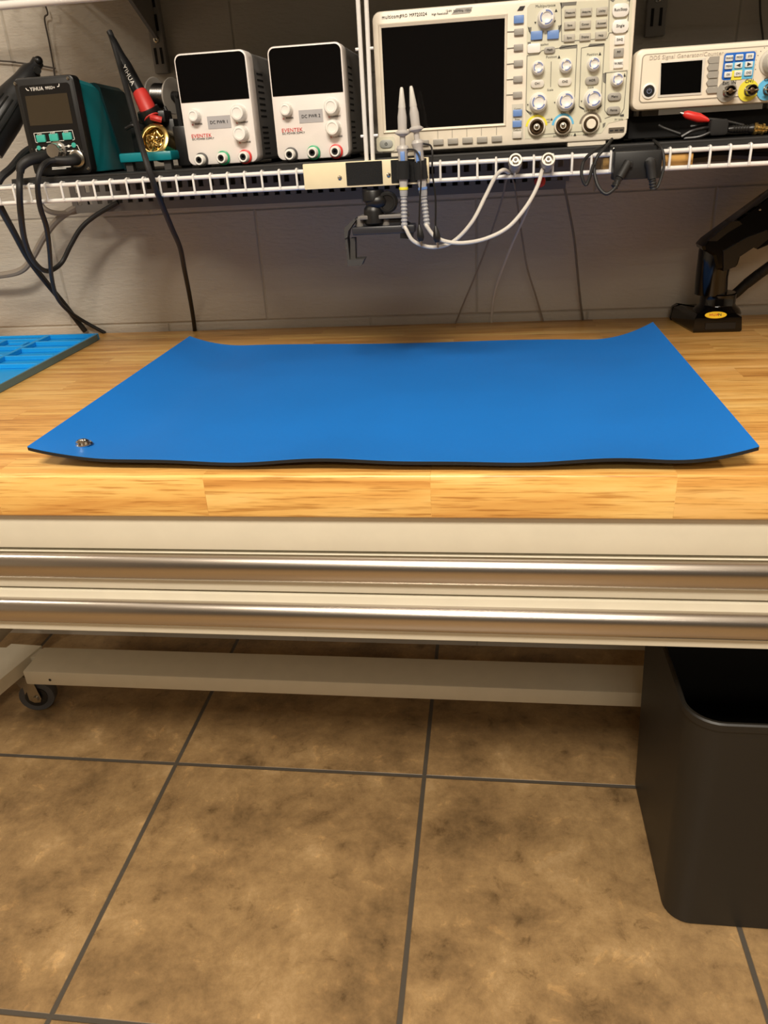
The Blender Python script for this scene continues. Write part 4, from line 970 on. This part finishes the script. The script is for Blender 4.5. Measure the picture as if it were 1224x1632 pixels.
mb = MB().poly([c7b(*p) for p in ((690, 520), (750, 560), (770, 590), (765, 650), (690, 645))], CY-.011, CY+.013)
obj('jaw', mb, BLACK, ph)

# ---------------------------------------------------------------- thin cables at the wall
def cable(label, pts, r, m, cat='cable', nm='cable', group=None):
    o = obj(nm, MB().tube(path(pts), r, 8, 6), m); return tag(o, label, cat, group)
cable('thin grey cable, leftmost of those dropping behind the bench', [(812, 276, 1.30), (806, 290, 1.32), (800, 318, 1.34), (785, 365, 1.37), (772, 402, 1.40), (755, 445, 1.43), (738, 485, 1.45), (724, 520, 1.467)], .0016, GCORD)
cable('white cable curving down behind the bench beside the leftmost grey one', [(862, 274, 1.30), (848, 315, 1.33), (836, 345, 1.36), (818, 385, 1.39), (802, 425, 1.42), (790, 460, 1.445), (785, 490, 1.46), (783, 520, 1.467)], .0022, WCORD)
cable('thin grey cable crossing the white one under the shelf', [(812, 272, 1.40), (820, 296, 1.40), (826, 335, 1.41), (833, 385, 1.42), (841, 430, 1.43), (855, 475, 1.45), (867, 516, 1.467)], .0016, GCORD)
cable('grey cable dropping behind the bench right of the white ones', [(890, 270, 1.41), (897, 290, 1.41), (905, 325, 1.42), (915, 380, 1.43), (920, 430, 1.44), (925, 480, 1.455), (930, 516, 1.467)], .0020, mat('grey_cord_dark', (112, 104, 94), .5))
cable('thick grey conduit curving from the left up to the wall duct', [(-420, 470, 1.46), (-200, 452, 1.45), (-60, 444, 1.43), (5, 438, 1.42), (35, 430, 1.42), (52, 410, 1.42), (70, 378, 1.42), (90, 352, 1.42), (112, 336, 1.42), (140, 322, 1.42)], .0062, GCORD, 'conduit', 'conduit')
cable('short grey cable loop just under the left end of the duct', [(60, 300, 1.40), (64, 322, 1.40), (75, 335, 1.40), (95, 340, 1.41), (125, 336, 1.43), (140, 325, 1.44)], .0048, GCORD)
cable('thin dark wire hanging down the wall above the soldering station', [(72, 8, 1.46), (76, 22, 1.462), (71, 30, 1.465), (78, 66, 1.468), (85, 105, 1.468), (88, 130, 1.468)], .0014, mat('wire_dark', (70, 64, 58), .6), 'wire', 'wire')
cable('thin dark wire running level across the wall at far left', [(-400, 70, 1.468), (-15, 96, 1.467), (20, 99, 1.468), (60, 104, 1.468), (88, 109, 1.468)], .0014, MATS['wire_dark'], 'wire', 'wire')
cable('dark wire on the wall above the right end of the signal generator', [(1211, -5, 1.468), (1212, 25, 1.468), (1216, 60, 1.468), (1217, 80, 1.468)], .0016, MATS['wire_dark'], 'wire', 'wire')

# ---------------------------------------------------------------- black adapter box with plugs
AY = LY-.028
ad = thing('power_adapter', 'black box with two plugs hooked on the shelf edge right of the oscilloscope', 'adapter box', P(1018, 262, Y=AY))
c8 = crop(920, 200, 4.026, AY)
x0_, x1_ = c8(238, 250)[0], c8(545, 250)[0]; z0_, z1_ = c8(390, 345)[1], c8(390, 162)[1]
obj('box_body', MB().box(x0_, x1_, AY, AY+.0235, z0_, z1_, .0015), mat('box_black', (17, 17, 17), .5), ad)
obj('mounting_flange', MB().box(x0_+.002, x1_-.002, AY+.0235, AY+.06, z1_+.002, z1_+.004).box(x0_+.002, x1_-.002, AY+.020, AY+.0235, z1_-.006, z1_+.004), BLACK, ad)
mb = MB()
for u in (250, 372, 498): x, z = c8(u, 150); mb.ball((x, AY+.022, z1_+.003), .0013, n=8)
obj('screws', mb, NICKEL, ad)
x, z = c8(320, 245); p0 = Vector((x, AY-.002, z)); 
obj('plug', MB().lathe([(.005, -.002), (.0052, 0), (.0048, .018)]+[(.0045 if i % 2 else .0036, .018+i*.0017) for i in range(8)], p0, P(978, 300, Y=AY-.012)-p0, 14).box(x-.004, x+.006, AY-.005, AY, z-.004, z+.003, .001), RUB, ad)
x, z = c8(465, 240); p0 = Vector((x, AY-.004, z))
obj('plug', MB().lathe([(.0062, -.003), (.0066, 0), (.0058, .003), (.0052, .018)]+[(.0045 if i % 2 else .0036, .018+i*.0017) for i in range(8)], p0, P(1041, 298, Y=AY-.008)-p0, 14).lathe([(.006, 0), (.0065, .001), (.0065, .003), (.005, .004)], (x, AY-.004+.004, z), n=16), RUB, ad)
obj('cord', MB().tube(path([(985, 288, AY-.012), (980, 300, AY-.014), (966, 309, AY-.014), (953, 296, AY-.01), (947, 270, AY-.002), (952, 250, AY), (965, 235, AY+.01), (975, 222, 1.085)]), .0020, 8, 6), RUB, ad)
obj('cord', MB().tube(path([(982, 291, AY-.012), (976, 303, AY-.014), (955, 303, AY-.010), (948, 280, AY-.005), (946, 262, AY-.004), (935, 294, AY-.004), (927, 280, AY-.004), (930, 258, AY-.002), (945, 242, AY), (972, 228, 1.08)][4:]), .0020, 8, 6), RUB, ad)
obj('cord', MB().tube(path([(1040, 296, AY-.008), (1046, 300, AY-.008), (1052, 288, AY-.006), (1058, 265, AY-.004), (1057, 245, AY), (1052, 233, AY+.008), (1042, 224, 1.08)]), .0018, 8, 6), RUB, ad)
pw = P(1068, 253, Y=1.10)
a = P(958, 262, Y=1.095); b = P(1101, 240, Y=1.095)
tag(obj('wood_block', MB().box(a.x, b.x, 1.078, 1.20, H-.0505, H-.0355, .001), WOOD2), 'short raw wood block behind the shelf edge beside the black adapter box', 'wood block')
pr = P(860, 283, Y=1.2)
tag(obj('red_connector', MB().lathe([(.003, -.004), (.0075, 0), (.008, .004), (.006, .009), (.002, .011)], pr+Vector((0, 0, -.002)), (.2, -.3, -1), 16), RED), 'small red connector hanging under the shelf right of the grey coaxial plugs', 'connector')
# dark clutter behind the shelf edge: a power strip and corrugated hose
ps = thing('power_strip', 'dark power strip hidden behind the right part of the shelf edge', 'power strip', (.3, 1.3, H-.06))
obj('strip_body', MB().box(.24, .95, 1.20, 1.24, H-.052, H-.036, .004), BLACK, ps)
mb = MB()
mb.tube([(.235, 1.15, H-.043)]+[(.26+i*.02, 1.13+.01*math.sin(i*.8), H-.044+.002*math.sin(i)) for i in range(30)], .0055, 8, 2)
tag(obj('corrugated_hose', mb, RUB), 'black hose lying along the inside of the shelf edge at the right', 'hose')

# ---------------------------------------------------------------- monitor arm
f0 = P(1104, 531, Z=TT); f1 = P(1184, 531, Z=TT); l0 = P(1066, 509, Z=TT)
print('arm', f0, f1, l0)
arm = thing('monitor_arm', 'glossy black monitor arm with yellow oval sticker at the right end of the bench', 'monitor arm', ((f0.x+f1.x)/2, f0.y+.05, TT))
AY0 = f0.y; xb1 = f1.x; xbl = l0.x
hb = .024
def ring_at(z, e, y1=WALL_Y-.03):
    return [(xbl+e, l0.y+.0, z), (f0.x+e*.6, AY0+e, z), (xb1-e, AY0+e, z), (xb1+.006-e, AY0+.03, z), (xb1+.006-e, y1-e, z), (xbl+e, y1-e, z)]
mb = MB().grid([ring_at(TT, .002), ring_at(TT+.003, 0), ring_at(TT+hb, .002), ring_at(TT+hb+.005, .010)])
obj('base', mb, BLACKG, arm, ang=20)
obj('base_vent', MB().box((f0.x+xb1)/2-.020, (f0.x+xb1)/2+.028, AY0-.0006, AY0+.001, TT+.006, TT+.016), BLACK, arm)
AC = P(1142, 490, Y=AY0+.045)
cx_, cy_ = AC.x, AC.y
obj('collar', MB().lathe([(.040, 0), (.036, .008), (.030, .013), (.0285, .016), (.0285, .032), (.027, .034)], (cx_, cy_, TT+hb), (0, 0, 1), 36), BLACKG, arm)
jt = P(1142, 400, Y=cy_)
zc0 = TT+hb+.034
e0 = P(1120, 470, Y=cy_); e1 = P(1145, 395, Y=cy_)
# lower link: upright, rounded body leaning right
rings = []
for (pl, pr_, py) in ((1107, 1158, 468), (1109, 1160, 440), (1112, 1166, 415), (1114, 1176, 398), (1117, 1185, 388)):
    a = P(pl, py, Y=cy_); b = P(pr_, py, Y=cy_); c0 = (a+b)/2; w2 = (b.x-a.x)/2
    rings.append([(c0.x+w2*math.cos(t), c0.y+.026*math.sin(t), c0.z) for t in [2*math.pi*k/28 for k in range(28)]])
obj('upright', MB().grid(rings), BLACKG, arm, ang=50)
# spring arm going up right and toward viewer
pts_o = [(1119, 393), (1127, 384), (1163, 358), (1224, 314), (1300, 262), (1330, 262), (1330, 330), (1240, 385), (1208, 398), (1202, 393), (1178, 410), (1173, 426), (1152, 431), (1143, 430), (1137, 408), (1129, 403), (1121, 399)]
yy0 = cy_-.030
poly = [(P(a, b, Y=yy0).x, P(a, b, Y=yy0).z) for a, b in pts_o]
mb = MB()
def inset(pts, d):
    c_ = Vector((sum(p[0] for p in pts)/len(pts), sum(p[1] for p in pts)/len(pts))); return [tuple(Vector(p)+(c_-Vector(p)).normalized()*d) for p in pts]
mb.grid([[(p[0], yy0-.002, p[1]) for p in inset(poly, .004)], [(p[0], yy0+.003, p[1]) for p in poly], [(p[0], yy0+.044, p[1]) for p in poly], [(p[0], yy0+.048, p[1]) for p in inset(poly, .004)]])
obj('spring_arm', mb, BLACKG, arm, ang=30)
rib = [(1135, 378), (1165, 353), (1178, 352), (1182, 357), (1160, 370), (1142, 384), (1128, 384)]
obj('arm_cover', MB().poly([(P(a, b, Y=yy0-.003).x, P(a, b, Y=yy0-.003).z) for a, b in rib], yy0-.006, yy0+.006), BLACK, arm)
a = P(1200, 352, Y=yy0-.004); b = P(1245, 322, Y=yy0-.004)
obj('adjust_screw', MB().ball(P(1211, 334, Y=yy0-.003), .0022), NICKEL, arm)
lw = [(1152, 400), (1190, 378), (1222, 366), (1224, 380), (1205, 396), (1200, 394), (1176, 410), (1172, 424), (1152, 432)]
obj('joint_cover', MB().poly([(P(a, b, Y=yy0-.001).x, P(a, b, Y=yy0-.001).z) for a, b in lw], yy0-.005, yy0+.01), BLACK, arm)
# oval sticker lying on the sloping shoulder
so = P(1140, 501.5, Y=AY0+.002)
mb = MB(); n_ = 32
tilt = Matrix.Translation(so+Vector((0, -.003, .0))) @ Matrix.Rotation(math.radians(-35), 4, 'X')
rg = [[tilt @ Vector((.0172*s*math.cos(2*math.pi*k/n_), y, .0058*s*math.sin(2*math.pi*k/n_))) for k in range(n_)] for s, y in ((1, .001), (1, -.0005))]
mb.grid(rg)
stk = obj('sticker', mb, mat('sticker_yellow', (242, 196, 20), .4), arm, label='yellow oval sticker with red and black lettering')
RR = tilt @ Matrix.Translation((0, -.0009, 0)) @ Matrix.Rotation(math.pi/2, 4, 'X')
letters('sticker_text', [('HUA', 0, 0, 0, .0062, 1.1, RR @ Matrix.Translation((-.003, 0, 0)))], RED, stk)
letters('sticker_text', [('N', 0, 0, 0, .0066, 1.1, RR @ Matrix.Translation((.0062, 0, 0)))], INK, stk)
mb = MB().tube(path([(1158, 476, cy_+.02), (1172, 468, cy_+.02), (1190, 452, cy_+.015), (1208, 438, cy_+.01), (1240, 415, cy_), (1290, 380, cy_)]), .0082, 12, 6)
for k in range(60):
    pass
obj('cable_sleeve', mb, RUB, arm)
mb = MB(); A_ = path([(1158, 476, cy_+.02), (1172, 468, cy_+.02), (1190, 452, cy_+.015), (1208, 438, cy_+.01), (1240, 415, cy_), (1290, 380, cy_)])
for i in range(3, 5):
    for k in range(14):
        p = A_[i-1].lerp(A_[i], k/14) if i > 0 else A_[0]; dv = (A_[i]-A_[i-1]).normalized()
        mb.lathe([(.0086, 0), (.0090, .0008), (.0086, .0016)], p, dv, 14)
obj('sleeve_rings', mb, RUB, arm)

# ceiling fixtures above (the lamps' housings)
for (loc, a, b, pw_) in LAMPS:
    mb = MB()
    x, y, z = loc; e = .02
    mb.box(x-a/2-e, x+a/2+e, y-b/2-e, y-b/2, z-.01, CZ); mb.box(x-a/2-e, x+a/2+e, y+b/2, y+b/2+e, z-.01, CZ)
    mb.box(x-a/2-e, x-a/2, y-b/2, y+b/2, z-.01, CZ); mb.box(x+a/2, x+a/2+e, y-b/2, y+b/2, z-.01, CZ)
    tag(obj('ceiling_light', mb, WHITE), 'white frame of a recessed ceiling light', 'ceiling light', 'ceiling lights')
